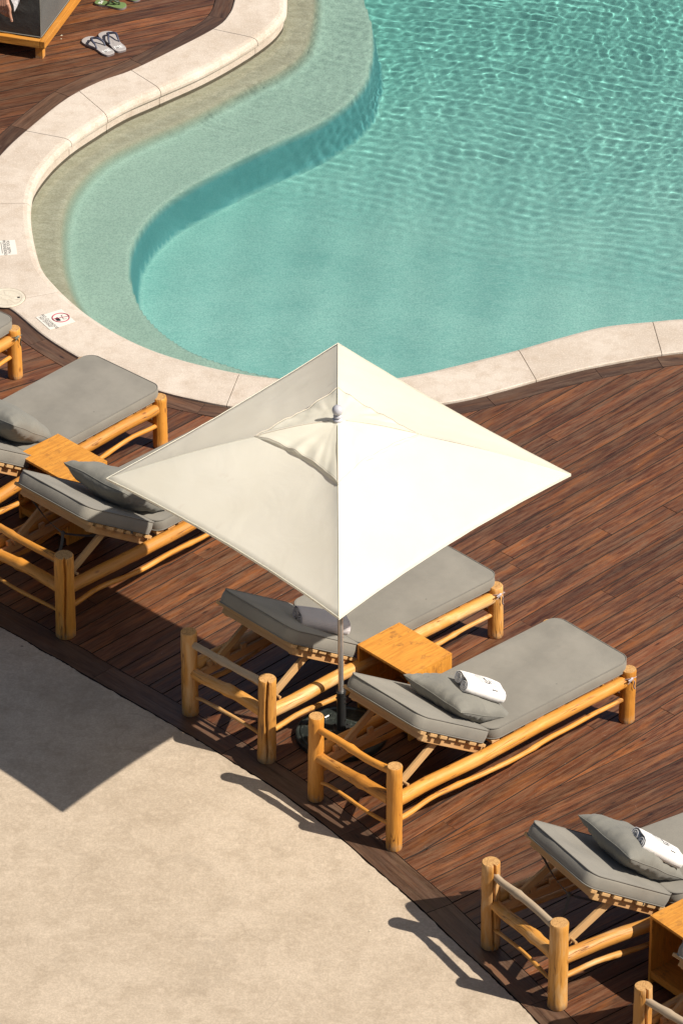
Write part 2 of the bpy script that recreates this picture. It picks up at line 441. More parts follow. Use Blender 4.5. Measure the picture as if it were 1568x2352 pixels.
def pool_mat():
    s = NT('pool_plaster'); o = s.coord('Object')
    sep = s.n('ShaderNodeSeparateXYZ'); s.l(o, sep.inputs[0]); z = sep.outputs[2]
    g = s.noise(o, 75, 4, .75); big = s.noise(o, 1.4, 5, .6); mid = s.noise(s.mapping(o, (1, 2.2, 1), (0,0,.5)), 6, 5, .7, .6)
    fine = s.noise(s.mapping(o, (9, 30, 9), (0,0,.35)), 1.6, 5, .7, .8)
    shelf = s.mix(s.ramp(mid, [(.40, 0), (.66, 1)]), (.56,.495,.36), (.71,.645,.49))
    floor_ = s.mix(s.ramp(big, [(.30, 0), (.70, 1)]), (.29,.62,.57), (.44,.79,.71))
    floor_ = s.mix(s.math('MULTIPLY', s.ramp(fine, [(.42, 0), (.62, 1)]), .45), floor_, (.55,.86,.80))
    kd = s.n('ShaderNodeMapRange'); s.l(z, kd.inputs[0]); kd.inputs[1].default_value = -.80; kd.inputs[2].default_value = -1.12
    floor_ = s.mix(kd.outputs[0], floor_, (.20,.49,.43))  # darker green with depth paints in the light lost in deeper water
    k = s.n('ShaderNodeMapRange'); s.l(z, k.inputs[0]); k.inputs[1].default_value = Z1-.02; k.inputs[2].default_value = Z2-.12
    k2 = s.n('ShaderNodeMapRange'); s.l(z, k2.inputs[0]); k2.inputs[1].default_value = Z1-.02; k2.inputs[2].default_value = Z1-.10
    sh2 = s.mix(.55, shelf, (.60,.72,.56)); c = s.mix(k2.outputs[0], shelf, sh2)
    c = s.mix(k.outputs[0], c, floor_)  # turquoise by depth stands in for the water's absorption of light
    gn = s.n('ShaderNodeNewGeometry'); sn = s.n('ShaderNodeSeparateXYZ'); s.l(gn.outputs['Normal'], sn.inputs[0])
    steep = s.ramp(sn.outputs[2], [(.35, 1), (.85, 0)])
    c = s.mix(s.math('MULTIPLY', steep, .75), c, s.mix(k.outputs[0], (.42,.46,.33), (.07,.32,.37)))  # steep risers painted darker blue, deepening their shade in the colour
    c = s.mix(s.math('MULTIPLY', s.ramp(g, [(.40, 1), (.56, 0)]), .42), c, s.mix(k.outputs[0], (.27,.25,.18), (.10,.33,.32)))
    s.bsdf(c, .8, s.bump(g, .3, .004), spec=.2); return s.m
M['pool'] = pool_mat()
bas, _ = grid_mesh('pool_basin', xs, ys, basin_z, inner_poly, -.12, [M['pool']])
tag(bas, kind='structure')
# water ------------------------------------------------------------------
rng = np.random.default_rng(11)
WV = []; AMP = .000056
for i in range(70):
    lam = .042*(3.4**rng.random()); k = 2*PI/lam
    th = math.radians(62) + rng.normal()*(.75 if lam > .09 else 1.1)
    WV.append((k*math.cos(th), k*math.sin(th), rng.random()*2*PI, lam, 1.0))
for i in range(14):
    lam = .085+.065*rng.random(); k = 2*PI/lam; th = math.radians(66)+rng.normal()*.17
    WV.append((k*math.cos(th), k*math.sin(th), rng.random()*2*PI, lam, 1.5))
def water_z(X, Y, d):
    q = (Y-40.27)*.872+(X-.22)*.490
    amp = sstep(q, -.7, 2.0)*.85 + .006
    amp2 = sstep(q, .3, 3.0)
    h = np.zeros(X.shape)
    jx = .05*np.sin(1.7*X+.9*Y)+.04*np.sin(2.9*Y-1.1*X); jy = .05*np.sin(2.1*X-1.3*Y)
    for kx, ky, ph, lam, wt in WV:
        a = AMP*(lam/.12)**1.6
        w = amp if lam > .09 else amp*(.25+.75*amp2)
        h += wt*a*w*np.sin(kx*(X+jx)+ky*(Y+jy)+ph)
    h += .0011*np.sin(2*PI*(X*.3+Y*.7)/.55+2*np.sin(X*1.3))*.5 + .0007*np.sin(2*PI*(X*.9-Y*.2)/.42+Y)
    return WZ + h
def water_mat():
    s = NT('pool_water')
    g = s.n('ShaderNodeBsdfRefraction'); g.inputs['IOR'].default_value = 1.33; g.inputs['Roughness'].default_value = 0
    g.inputs['Color'].default_value = (.95,1,.985,1)
    gl = s.n('ShaderNodeBsdfGlossy'); gl.inputs['Roughness'].default_value = .02
    fr = s.n('ShaderNodeFresnel'); fr.inputs['IOR'].default_value = 1.33
    mx = s.n('ShaderNodeMixShader'); s.l(fr.outputs[0], mx.inputs[0]); s.l(g.outputs[0], mx.inputs[1]); s.l(gl.outputs[0], mx.inputs[2])
    s.l(mx.outputs[0], s.out.inputs[0])
    if ABSORB:
        v = s.n('ShaderNodeVolumeAbsorption'); v.inputs['Color'].default_value = (.06,.80,.76,1); v.inputs['Density'].default_value = ABSORB
        s.l(v.outputs[0], s.out.inputs['Volume'])
    return s.m
ABSORB = 0
M['water'] = water_mat()
xw = np.concatenate([np.arange(-2.6, 4.1, .0135), np.arange(4.1, 7.2, .05)])
yw = np.concatenate([np.arange(36.3, 44.6, .0135), np.arange(44.6, 50.2, .05)])
wat, _ = grid_mesh('pool_water', xw, yw, water_z, inner_poly, -.09, [M['water']])
tag(wat, kind='structure')
wat.cycles.is_caustics_caster = True
bas.cycles.is_caustics_receiver = True
# ---------------------------------------------------------------- ground, deck, walkway
def cut(poly, p, n):
    """keep the part of a polygon on the side n of point p"""
    out = []; N = len(poly)
    for i in range(N):
        a, b = poly[i], poly[(i+1) % N]
        da = (a-p).dot(n); db = (b-p).dot(n)
        if da >= 0: out.append(a)
        if (da >= 0) != (db >= 0): out.append(a+(b-a)*(da/(da-db)))
    return out
def area(poly):
    return .5*sum(poly[i].x*poly[(i+1) % len(poly)].y-poly[(i+1) % len(poly)].x*poly[i].y for i in range(len(poly)))
class Deck:
    def __init__(s): s.v=[]; s.f=[]; s.a=[]; s.r=[]; s.mi=[]
    def slab(s, poly, o, d, rnd, mi=0, top=0.0, th=.026):
        P = []
        for p in poly:
            if not P or (p-P[-1]).length > 1e-4: P.append(p)
        if len(P) > 2 and (P[0]-P[-1]).length < 1e-4: P.pop()
        if len(P) < 3 or abs(area(P)) < 2e-4: return
        if area(P) < 0: P = P[::-1]
        n = Vector((-d.y, d.x)); k = len(s.v); N = len(P); off = rnd*37.0
        top += random.uniform(-.0012, .0012)
        for z in (top, top-th):
            for p in P:
                q = p-o
                s.v.append((p.x, p.y, z)); s.a.append((q.dot(d)+off*5, q.dot(n)+off, off)); s.r.append(rnd)
        s.f.append(tuple(range(k, k+N))); s.mi.append(mi)
        for i in range(N):
            j = (i+1) % N
            s.f.append((k+i, k+N+i, k+N+j, k+j)); s.mi.append(2)
    def boards(s, region, px, deg, width=.136, gap=.009):
        o = Vector(back(*px)); d = Vector((math.cos(math.radians(deg)), math.sin(math.radians(deg)))); n = Vector((-d.y, d.x))
        lo = min((p-o).dot(n) for p in region); hi = max((p-o).dot(n) for p in region)
        k0, k1 = int(lo//width)-1, int(hi//width)+1
        for k in range(k0, k1+1):
            a, b = k*width+gap/2, (k+1)*width-gap/2
            st = cut(region, o+n*a, n)
            if len(st) < 3: continue
            st = cut(st, o+n*b, -n)
            if len(st) < 3: continue
            x0 = min((p-o).dot(d) for p in st); x1 = max((p-o).dot(d) for p in st)
            x = x0-random.uniform(0, 2.2)
            while x < x1:
                x2 = x+random.choice([2.1, 2.7, 3.3, 4.2])+random.uniform(-.1, .1)
                pc = cut(st, o+d*(x+.0015), d)
                if len(pc) >= 3: pc = cut(pc, o+d*(x2-.0015), -d)
                if len(pc) >= 3: s.slab(pc, o+d*x, d, random.random())
                x = x2
    def border(s, line, d0, d1, lens=(.5, 1.2)):
        A = offset2(line, d0); B = offset2(line, d1); i = 0
        while i < len(line)-1:
            L = random.uniform(*lens); j = i; acc = 0
            while j < len(line)-1 and acc < L:
                acc += (line[j+1]-line[j]).length; j += 1
            a = A[i:j+1]; b = B[i:j+1]
            t0 = (a[-1]-a[0]).normalized()
            a[0] = a[0]+t0*.0018; a[-1] = a[-1]-t0*.0018
            b[0] = b[0]+t0*.0018; b[-1] = b[-1]-t0*.0018
            s.slab(a+b[::-1], a[0], t0, random.random()*.85, 1)
            i = j
# concrete edge: traced on the ground
EDGE = [(-420,1215),(-200,1330),(0,1440),(48,1466),(96,1495),(145,1521),(177,1541),(250,1583),(350,1640),(425,1684),(475,1714),(555,1765),(625,1808),(705,1866),(784,1929),(868,2003),(956,2080),(1056,2176),(1130,2245),(1180,2294),(1236,2352),(1330,2450),(1440,2590),(1540,2740),(1640,2920)]
edge = [Vector((p.x, p.y)) for p in catmull([(*back(*e), 0) for e in EDGE], 10)]
edge_j = [p+Vector((random.uniform(-.004, .004), random.uniform(-.004, .004))) for p in edge]
oi_main0 = 15*NS-6
co_main = out2[oi_main0:]; co_left = out2[:14*NS+1]
lefts = [Vector(back(-420, 1000)), Vector(back(-300, 780)), Vector(back(-60, 716))]
# 'left' of the coping line (running down, then right) is the pool side or the deck side?
sgn = 1 if (offset2(co_main, .2)[100]-inn2[oi_main0+100]).length > (co_main[100]-inn2[oi_main0+100]).length else -1
dk = Deck()
for line in (co_main, co_left): dk.border(line, sgn*.004, sgn*.150, (.45, 1.0))
# the walkway runs along the other side
es = 1 if offset2(edge, .2)[120].y > edge[120].y else -1
dk.border(edge, es*.012, es*.205, (.9, 1.7))
rim_m = offset2(co_main, sgn*.156); rim_l = offset2(co_left, sgn*.156); rim_e = offset2(edge, es*.211)
main = rim_m + [Vector(back(2600, 1150)), Vector(back(2600, 2200)), Vector(back(1900, 2900))] + rim_e[::-1] + [Vector(back(-460, 1050)), Vector(back(-320, 800)), Vector(back(-80, 722))]
def side(px, deg):
    o = Vector(back(*px)); d = Vector((math.cos(math.radians(deg)), math.sin(math.radians(deg)))); return o, Vector((-d.y, d.x))
oB, nB = side((190, 905), 45)
oD, nD = side((905, 1985), 38.5)
def shift(o, n, g): return o+n*g
regB = cut(main, shift(oB, nB, .003), nB)
regA = cut(cut(main, shift(oB, nB, -.003), -nB), shift(oD, nD, .003), nD)
regD = cut(main, shift(oD, nD, -.003), -nD)
dk.boards(regB, (60, 830), 31)
dk.boards(regA, (1200, 1200), 45.5)
dk.boards(regD, (1300, 2100), 39.0)
left = rim_l + [Vector(back(-500, 480)), Vector(back(-1500, 300)), Vector(back(-1500, -500)), Vector(back(570, -500))]
dk.boards(left, (200, 150), 23)
me = bpy.data.meshes.new('wooden_deck'); me.from_pydata(dk.v, [], dk.f)
me.materials.append(M['deck']); me.materials.append(M['deck_edge']); me.materials.append(plain('deck_board_side', (.030,.016,.010), .9))
me.polygons.foreach_set('material_index', dk.mi)
at = me.attributes.new('bco', 'FLOAT_VECTOR', 'POINT'); at.data.foreach_set('vector', np.array(dk.a, dtype=np.float32).ravel())
at = me.attributes.new('rnd', 'FLOAT', 'POINT'); at.data.foreach_set('value', np.array(dk.r, dtype=np.float32))
me.update(); od = bpy.data.objects.new('wooden_deck', me); C.objects.link(od); tag(od, kind='structure')
def sheet(name, poly, z, mat, depth=None):
    mb = MB(); P = poly if area(poly) > 0 else poly[::-1]; N = len(P)
    vs = [(p.x, p.y, z) for p in P]; fs = [tuple(range(N))]
    if depth:
        vs += [(p.x, p.y, z-depth) for p in P]; fs += [(i, N+i, N+(i+1) % N, (i+1) % N) for i in range(N)]
    mb.add(vs, fs, None); o = mb.build(name, mat); tag(o, kind='structure'); return o
sub = co_main + [Vector(back(2600, 1150)), Vector(back(2600, 2200)), Vector(back(1900, 2900))] + edge[::-1] + [Vector(back(-460, 1050)), Vector(back(-320, 800)), Vector(back(-80, 722))]
sheet('deck_underside', sub, -.034, M['dark'])
sheet('deck_underside', co_left + left[len(rim_l):], -.034, M['dark'])
sheet('walkway', edge_j + [Vector((6, 24)), Vector((6, 12)), Vector((-14, 12)), Vector((-14, 40))], .0, M['walk'], .12)
M['ground'] = concrete('ground_soil', (.20,.16,.11), (.27,.22,.15), (.12,.11,.06), gr=30, mott=.4)
mb = MB(); mb.add([(-900,-900,-2.2),(900,-900,-2.2),(900,900,-2.2),(-900,900,-2.2)], [(0,1,2,3)], None)
tag(mb.build('ground', M['ground']), kind='structure')
# ---------------------------------------------------------------- soft goods
def rr_outline(lx, ly, r, n=8):
    """rounded rectangle centred on 0, counter-clockwise"""
    P = []
    for cx, cy, a0 in ((lx/2-r, ly/2-r, 0), (-lx/2+r, ly/2-r, 90), (-lx/2+r, -ly/2+r, 180), (lx/2-r, -ly/2+r, 270)):
        for k in range(n+1):
            a = math.radians(a0+90*k/n); P.append((cx+r*math.cos(a), cy+r*math.sin(a)))
    # add points on straights
    out = []
    for i, p in enumerate(P):
        q = P[(i+1) % len(P)]; out.append(p); L = math.hypot(q[0]-p[0], q[1]-p[1])
        m = int(L//.05)
        for k in range(1, m): out.append((p[0]+(q[0]-p[0])*k/m, p[1]+(q[1]-p[1])*k/m))
    return out
def cushion_mb(lx, ly, h, r=.09, seed=0, sag=0.0, bulge=.008):
    O = rr_outline(lx, ly, r); N = len(O); mb = MB(); vs = []
    levels = []
    for t in (0, .3, .6, .82, 1): levels.append((t, 0.0, 'b'))        # bottom, centre out
    for k in (.18, .5, .82): levels.append((1, k, 's'))
    for t in (1, .985, .95, .88, .76, .62, .46, .3, .15, 0): levels.append((t, 1, 't'))
    sd = seed*13.7
    rows = []
    for t, z, kind in levels:
        row = []
        for (x, y) in O:
            px, py = x*t, y*t
            if kind == 'b': pz = 0.0
            elif kind == 's':
                nx, ny = x/(lx/2), y/(ly/2); l = math.hypot(nx, ny)
                bb = bulge*math.sin(PI*z)+.004*noise.noise(Vector((x*6+sd, y*6, z*2)))
                px += nx/l*bb; py += ny/l*bb; pz = h*z
            else:
                e = max(abs(px)/(lx/2), abs(py)/(ly/2))
                pz = h + .007*(1-e**6) - sag*(1-e*e) + .004*noise.noise(Vector((px*4+sd, py*4, 3)))*(1-e**6)*2
            row.append((px, py, pz))
        rows.append(row)
    for row in rows: vs += row
    fs = []
    for i in range(len(rows)-1):
        for k in range(N):
            k2 = (k+1) % N
            if levels[i][0] == 0: fs.append((i*N+k, (i+1)*N+k2, (i+1)*N+k))
            elif levels[i+1][0] == 0: fs.append((i*N+k, i*N+k2, (i+1)*N+k))
            else: fs.append((i*N+k, i*N+k2, (i+1)*N+k2, (i+1)*N+k))
    mb.add(vs, fs, None, 0, True)
    return mb, O
def piping_mb(O, zs, grow=.004, r=.0042):
    mb = MB()
    for z in zs:
        tube(mb, [(x*(1+grow), y*(1+grow), z) for x, y in O], r, 6, closed=True)
    return mb
def pillow_mb(a, b, T, seed=0, n=34, ruff=.014):
    """a x b pillow, T thick, pointed corners, gathered seam"""
    mb = MB(); sd = seed*7.3
    for sg in (1, -1):
        vs = []
        for j in range(n+1):
            for i in range(n+1):
                u = math.sin((i/n-.5)*PI); v = math.sin((j/n-.5)*PI)
                x = a/2*u*(1-.055*(1-v*v)); y = b/2*v*(1-.055*(1-u*u))
                k = max(0, (1-u*u)*(1-v*v)); t = k**.42
                wr = noise.noise(Vector((u*9+sd, v*1.4, 1)))*(abs(v)**4)+noise.noise(Vector((v*9+sd, u*1.4, 5)))*(abs(u)**4)
                wr2 = noise.noise(Vector((u*2.2+sd, v*2.2, 2)))
                z = sg*T/2*t + (wr*ruff*1.9 + wr2*ruff)*min(1, t*2.2)
                z += .012*noise.noise(Vector((u*1.5+sd, v*1.5, 9)))
                vs.append((x, y, z))
        fs = []
        for j in range(n):
            for i in range(n):
                q = (j*(n+1)+i, j*(n+1)+i+1, (j+1)*(n+1)+i+1, (j+1)*(n+1)+i)
                fs.append(q if sg > 0 else q[::-1])
        mb.add(vs, fs, None, 0, True)
    return mb
def ribbon(mb, pts, w=.012, th=.0015, mi=0, twist=0.0):
    fr = frames(pts); vs = []; n = len(fr)
    for i, (p, t, a, b) in enumerate(fr):
        an = twist*i/(n-1); s_ = b*math.cos(an)+a*math.sin(an); u = a*math.cos(an)-b*math.sin(an)
        for sx, su in ((-1,-1), (1,-1), (1,1), (-1,1)): vs.append(p+s_*w/2*sx+u*th/2*su)
    fs = []
    for i in range(n-1):
        for k in range(4):
            k2 = (k+1) % 4; fs.append((i*4+k, i*4+k2, (i+1)*4+k2, (i+1)*4+k))
    fs += [(3,2,1,0), ((n-1)*4, (n-1)*4+1, (n-1)*4+2, (n-1)*4+3)]
    mb.add(vs, fs, None, mi, False)
# ---------------------------------------------------------------- sun lounger
LL, LW, HH, HF = 2.10, .736, .640, .406
BA = math.radians(33.5); BL = .715                  # backrest angle and length
def post(mb, x, y, h, r, seed, crack=None, lean=(0,0)):
    rs = random.Random(seed); n = 14
    pts = []; rad = []
    for i in range(n+1):
        t = i/n; z = h*t
        if i == n: z = h
        pts.append((x+lean[0]*t+rs.uniform(-.0012,.0012), y+lean[1]*t+rs.uniform(-.0012,.0012), z))
        rad.append(r*(1.04-.05*t+rs.uniform(-.010,.010)))
    # softened rims
    pts = [pts[0]]+[(pts[0][0], pts[0][1], .007)]+pts[1:-1]+[(pts[-1][0], pts[-1][1], h-.006), pts[-1]]
    rad = [rad[0]*.93]+[rad[0]]+rad[1:-1]+[rad[-1], rad[-1]*.93]
    g = None
    if crack is not None:
        def g(th, L):
            a0 = crack + .10*math.sin(L*9+seed); d = abs((th-a0+PI) % (2*PI)-PI); w_ = .17*(1-.5*max(0, .3-L))
            return .62*max(0, 1-d/w_) if L > .03 else 0
    tube(mb, pts, rad, 40 if crack is None else 96, .035, 3.0, 0, 1, groove=g, seed=seed*1.37)
def log(mb, p0, p1, r0, r1, seed, wob=.006, lump=.05, seg=18, n=22, knots=0, cap=1, lf=5):
    rs = random.Random(seed); p0, p1 = Vector(p0), Vector(p1)
    L = (p1-p0).length; pts = []; rad = []
    for i in range(n+1):
        t = i/n; q = p0.lerp(p1, t); e = math.sin(PI*t)
        q = q+Vector((noise.noise(Vector((t*L*2.1, seed, 0))), noise.noise(Vector((t*L*2.1, seed, 5))), noise.noise(Vector((t*L*2.1, seed, 9)))))*wob*2.2*min(1, e*3)
        pts.append(q); rad.append(r0+(r1-r0)*t)
    for k in range(knots):
        c = rs.uniform(.15, .85)
        for i in range(n+1): rad[i] *= 1+.22*math.exp(-((i/n-c)*L/.03)**2)
    tube(mb, pts, rad, seg, lump, lf, 0, cap, seed=seed*.77)
def lounger(x, y, rz, seed, label, crackB=None, crackA=None, pale=False, towel_strap=None, tie=None, backtie=False, rB=.0505, rA=.0505):
    rs = random.Random(seed)
    hm = M['honey_pale'] if pale else M['honey']
    t = thing('sun_lounger', (x, y, 0), rz, label, 'sun lounger', 'log framed sun loungers on the pool deck')
    def part(name, fn, mats):
        mb = MB(); fn(mb); return mb.build(name, mats, t)
    WM = [hm, M['end']]
    lean = lambda: (rs.uniform(-.008, .008), rs.uniform(-.006, .006))
    for (px, py, h, cr, pr) in ((0, 0, HH, crackB, rB), (0, LW, HH+.012, crackA, rA), (LL, 0, HF, None, .051), (LL, LW, HF, None, .050)):
        part('leg', lambda mb: post(mb, px, py, h, pr, rs.random()*60, cr, lean()), WM)
    for yy in (0, LW):
        part('side_rail', lambda mb: log(mb, (.03, yy, .362), (LL-.045, yy, .322), .046, .041, rs.random()*60, .006, .05, 22, 30), WM)
        part('stretcher', lambda mb: log(mb, (.03, yy, .208), (LL-.04, yy, .185), .0185, .016, rs.random()*60, .014, .12, 12, 34, 3), WM)
    part('head_crossbar', lambda mb: log(mb, (0, .035, .585), (0, LW-.035, .565), .026, .024, rs.random()*60, .008, .10, 16, 18, 1), [hm if not pale else M['grey_wood'], M['end']])
    part('head_crossbar', lambda mb: log(mb, (0, .035, .365), (0, LW-.035, .345), .042, .036, rs.random()*60, .009, .06, 20, 18, 1), WM)
    part('head_crossbar', lambda mb: log(mb, (0, .04, .165), (0, LW-.04, .150), .0135, .012, rs.random()*60, .010, .12, 10, 18, 1), WM)
    part('foot_crossbar', lambda mb: log(mb, (LL, .035, .300), (LL, LW-.035, .300), .034, .032, rs.random()*60, .006, .06, 16, 14), WM)
    part('foot_crossbar', lambda mb: log(mb, (LL, .04, .170), (LL, LW-.04, .165), .014, .013, rs.random()*60, .010, .1, 10, 14), WM)
    # seat slats: rest across the rails
    def slats(mb):
        xx = .88
        while xx < LL-.07:
            zz = .366-.019*xx+.036
            yo = rs.uniform(-.006, .006)
            mb.box(xx, xx+.068, .022+yo, LW-.022+yo, zz-.004, zz+.018, b=.003, axis=1); xx += .100
    part('seat_slats', slats, M['raw'])
    # inner boards the backrest strut stands on
    def rack(mb):
        mb.box(.03, .86, .061, .083, .262, .322, b=.003)
        yy = LW-.072
        mb.box(.03, .86, yy-.011, yy+.011, .302, .362, b=.003)
        for k in range(3): mb.box(.09+.15*k, .135+.15*k, yy-.012, yy+.012, .3625, .402, b=.004)
    part('strut_rack', rack, M['raw_dark'])
    # backrest frame, turned up about the hinge
    hx, hz = .845, .388
    Mb = Matrix.Translation((hx, 0, hz)) @ Matrix.Rotation(-(PI-BA), 4, 'Y')
    # local axes: X runs up the backrest, Y across, Z: make it point to the front
    X = Vector((-math.cos(BA), 0, math.sin(BA))); Y = Vector((0, 1, 0)); Z = Vector((math.sin(BA), 0, math.cos(BA)))
    Mb = Matrix(((X.x, Y.x, Z.x, hx), (X.y, Y.y, Z.y, 0), (X.z, Y.z, Z.z, hz), (0, 0, 0, 1)))
    def bframe(mb):
        for yy in (.062, LW-.062): mb.box(.0, BL-.07, yy-.013, yy+.013, -.078, -.0225, Mb, b=.003)
        mb.box(.38, .42, .074, LW-.074, -.060, -.020, Mb, b=.003, axis=1)
    part('backrest_frame', bframe, M['raw_dark'])
    def bslats(mb):
        u = .02
        while u < BL-.10:
            yo = rs.uniform(-.008, .008)
            mb.box(u, u+.072, .012+yo, LW-.012+yo, -.022, .0, Mb, b=.004, axis=1); u += .106
        mb.box(BL-.045, BL+.008, .006, LW-.006, -.022, .001, Mb, b=.004, axis=1)
        mb.box(BL-.115, BL-.06, .028, LW-.028, -.070, -.0245, Mb, b=.004, axis=1)
    part('backrest_slats', bslats, M['raw'])
    # struts and their dowel
    for yy in (.095, LW-.095):
        def strut(mb):
            a = Mb @ Vector((.42, yy, -.05)); b_ = Vector((.145, yy, .395))
            dx = (b_-a); L = dx.length; ang = Matrix.Translation(a) @ dx.to_track_quat('X', 'Z').to_matrix().to_4x4()
            mb.box(0, L+.02, -.011, .011, -.028, .028, ang, b=.003)
        part('backrest_strut', strut, M['raw'])
    part('strut_dowel', lambda mb: log(mb, (.152, .03, .402), (.152, LW-.03, .402), .0105, .0105, rs.random()*50, .001, .02, 10, 6), [M['raw'], M['end']])
    # cushions
    sx0, sx1 = .862, LL+.03
    mb, O = cushion_mb(sx1-sx0, .695, .082, .085, seed, .004)
    base = Matrix.Translation(((sx0+sx1)/2, .352, .3985)) @ Matrix.Rotation(math.radians(1.1), 4, 'Y')
    c = mb.build('seat_cushion', M['grey'], t); c.matrix_local = base
    piping_mb(O, (.082, .004)).build('piping', M['piping'], c)
    mb, O = cushion_mb(BL+.03, .690, .092, .075, seed+5, .006)
    c = mb.build('backrest_cushion', M['grey'], t)
    c.matrix_local = Mb @ Matrix.Translation((BL/2+.035, .358, .0035))
    piping_mb(O, (.092, .004)).build('piping', M['piping'], c)
    if tie:
        side_y, col = tie
        def strap(mb):
            cx, cy = LL, side_y; z0 = .335; R = .0535
            loop = [(cx+R*math.cos(a), cy+R*math.sin(a), z0-.03*math.cos(a*1.0-1.2)) for a in [2*PI*k/26 for k in range(27)]]
            ribbon(mb, loop, .011, .002)
            kx, ky = cx+(R+.004)*math.cos(-1.9), cy+(R+.004)*math.sin(-1.9)
            kz = z0-.03*math.cos(-1.9-1.2)
            tube(mb, [(kx-.008, ky, kz), (kx, ky-.004, kz+.002), (kx+.008, ky, kz)], [.006, .010, .006], 10, .1)
            ribbon(mb, catmull([(kx, ky-.006, kz), (kx+.016, ky-.012, kz-.025), (kx+.012, ky-.010, kz-.06), (kx+.02, ky-.012, kz-.085)], 5), .010, .0018, twist=.9)
            ribbon(mb, catmull([(kx, ky-.006, kz), (kx-.022, ky-.012, kz-.004), (kx-.045, ky-.01, kz-.018)], 5), .010, .0018, twist=-.8)
            ribbon(mb, catmull([(kx, ky-.006, kz), (kx-.018, ky-.016, kz+.012), (kx-.04, ky-.012, kz+.006)], 5), .009, .0018, twist=.6)
        part('tie_strap', strap, col)
    if backtie:
        def bt(mb):
            a = Mb @ Vector((.64, LW-.12, -.06)); k = Mb @ Vector((.52, LW/2-.03, -.19)); b_ = Mb @ Vector((.30, .10, -.055)); c_ = Mb @ Vector((.25, .0, -.0))
            ribbon(mb, catmull([a, a.lerp(k, .5)+Vector((0, 0, -.03)), k], 8), .020, .002, twist=1.6)
            ribbon(mb, catmull([k, k.lerp(b_, .5)+Vector((0, 0, -.02)), b_, c_], 8), .018, .002, twist=-1.2)
            ribbon(mb, catmull([k, k+Vector((-.03, -.02, -.06)), k+Vector((-.075, -.03, -.13))], 8), .020, .002, twist=.7)
            tube(mb, [k+Vector((0,0,.016)), k+Vector((.006,0,0)), k+Vector((0,0,-.016))], [.009, .016, .009], 10, .2)
        part('tie_strap', bt, M['strap_dark'])
    return t
def local(t, p):
    """lounger-local point to world"""
    a = t.rotation_euler.z; c, s = math.cos(a), math.sin(a)
    return Vector((t.location.x+c*p[0]-s*p[1], t.location.y+s*p[0]+c*p[1], p[2]))
M['strap_dark'] = plain('strap_dark', (.10,.095,.085), .9)
M['strap_lilac'] = plain('strap_lilac', (.52,.47,.50), .8)
M['strap_green'] = plain('strap_green', (.20,.215,.16), .85)
LO = {}
LO['a'] = lounger(.3347, 31.5894, math.radians(42.90), 3, 'log sun lounger right of the umbrella base, holding a pillow and a white towel', tie=(0, M['strap_lilac']))
LO['b'] = lounger(-.4873, 32.568, math.radians(43.6), 8, 'worn log sun lounger under the umbrella, with a grey towel and no pillow', crackB=3.95, tie=(0, M['strap_lilac']), pale=True, rB=.059, rA=.054)
LO['c'] = lounger(1.3278, 29.9323, math.radians(32.85), 12, 'lower right sun lounger with a bleached head bar, its backrest casting a pointed shadow', crackA=4.5, pale=True, backtie=True, rB=.059, rA=.059)
LO['d'] = lounger(-1.850, 34.023, math.radians(45.5), 21, 'sun lounger left of the umbrella with a deeply split head post', crackB=3.98, backtie=True, rB=.066)
def place_by_foot(c, deg):
    a = math.radians(deg); return (c[0]-LL*math.cos(a), c[1]-LL*math.sin(a), a)
x_, y_, a_ = place_by_foot(back(369, 1024), 48.3)
LO['e'] = lounger(x_, y_, a_, 30, 'sun lounger whose bare seat cushion reaches the coping below the diving sign')
x_, y_, a_ = place_by_foot(back(36, 865), 51.0)
LO['f'] = lounger(x_, y_, a_, 41, 'sun lounger at the left edge showing one foot leg with a green strap', tie=(0, M['strap_green']))
a_ = math.radians(42.5); q_ = back(1476, 2269, .64)
LO['g'] = lounger(q_[0]+LW*math.sin(a_), q_[1]-LW*math.cos(a_), a_, 55, 'sun lounger in the bottom right corner, only a head post and bar showing', crackA=4.4, pale=True, rA=.056)
# ---------------------------------------------------------------- pillows and towels
def place_pillow(t, u, v, lift, tilt, yaw, seed, label, a=.53, b=.555, T=.20, roll=0.0):
    """pillow lying on the backrest of lounger t; u along, v across (local), tilt = slope"""
    o = pillow_mb(a, b, T, seed).build('pillow', M['grey_dark'])
    R = Matrix.Rotation(t.rotation_euler.z, 4, 'Z')
    o.matrix_world = Matrix.Translation(local(t, (u, v, lift))) @ R @ Matrix.Rotation(yaw, 4, 'Z') @ Matrix.Rotation(tilt, 4, 'Y') @ Matrix.Rotation(roll, 4, 'X')
    mb = MB()
    # seam cord round the rim
    P = []
    for k in range(96):
        s_ = k/24; e = int(s_); f = s_-e; q = math.sin((f-.5)*PI)
        u_, v_ = ((q, -1), (1, q), (-q, 1), (-1, -q))[e % 4]
        P.append((a/2*u_*(1-.055*(1-v_*v_)), b/2*v_*(1-.055*(1-u_*u_)), .012*noise.noise(Vector((u_*1.5+seed*7.3, v_*1.5, 9)))))
    tube(mb, P, .0026, 6, closed=True)
    mb.build('piping', M['grey_dark'], o)
    tag(o, label, 'pillow', 'grey pillows on the loungers')
    return o
tl = math.radians(30)
place_pillow(LO['a'], .885, LW/2-.03, .580, tl, -.03, 1, 'grey pillow with a white towel on its corner, right of the umbrella base')
place_pillow(LO['d'], .80, LW/2-.03, .672, math.radians(38), .02, 2, 'grey pillow half in the umbrella shade, beside the left wooden side table', T=.23)
place_pillow(LO['c'], .800, LW/2+.01, .660, math.radians(38), .0, 3, 'grey pillow at the lower right with a rolled towel resting on it', T=.22)
place_pillow(LO['e'], .905, LW/2-.02, .630, math.radians(38), .06, 4, 'creased grey pillow cut by the left edge of the picture', T=.24)
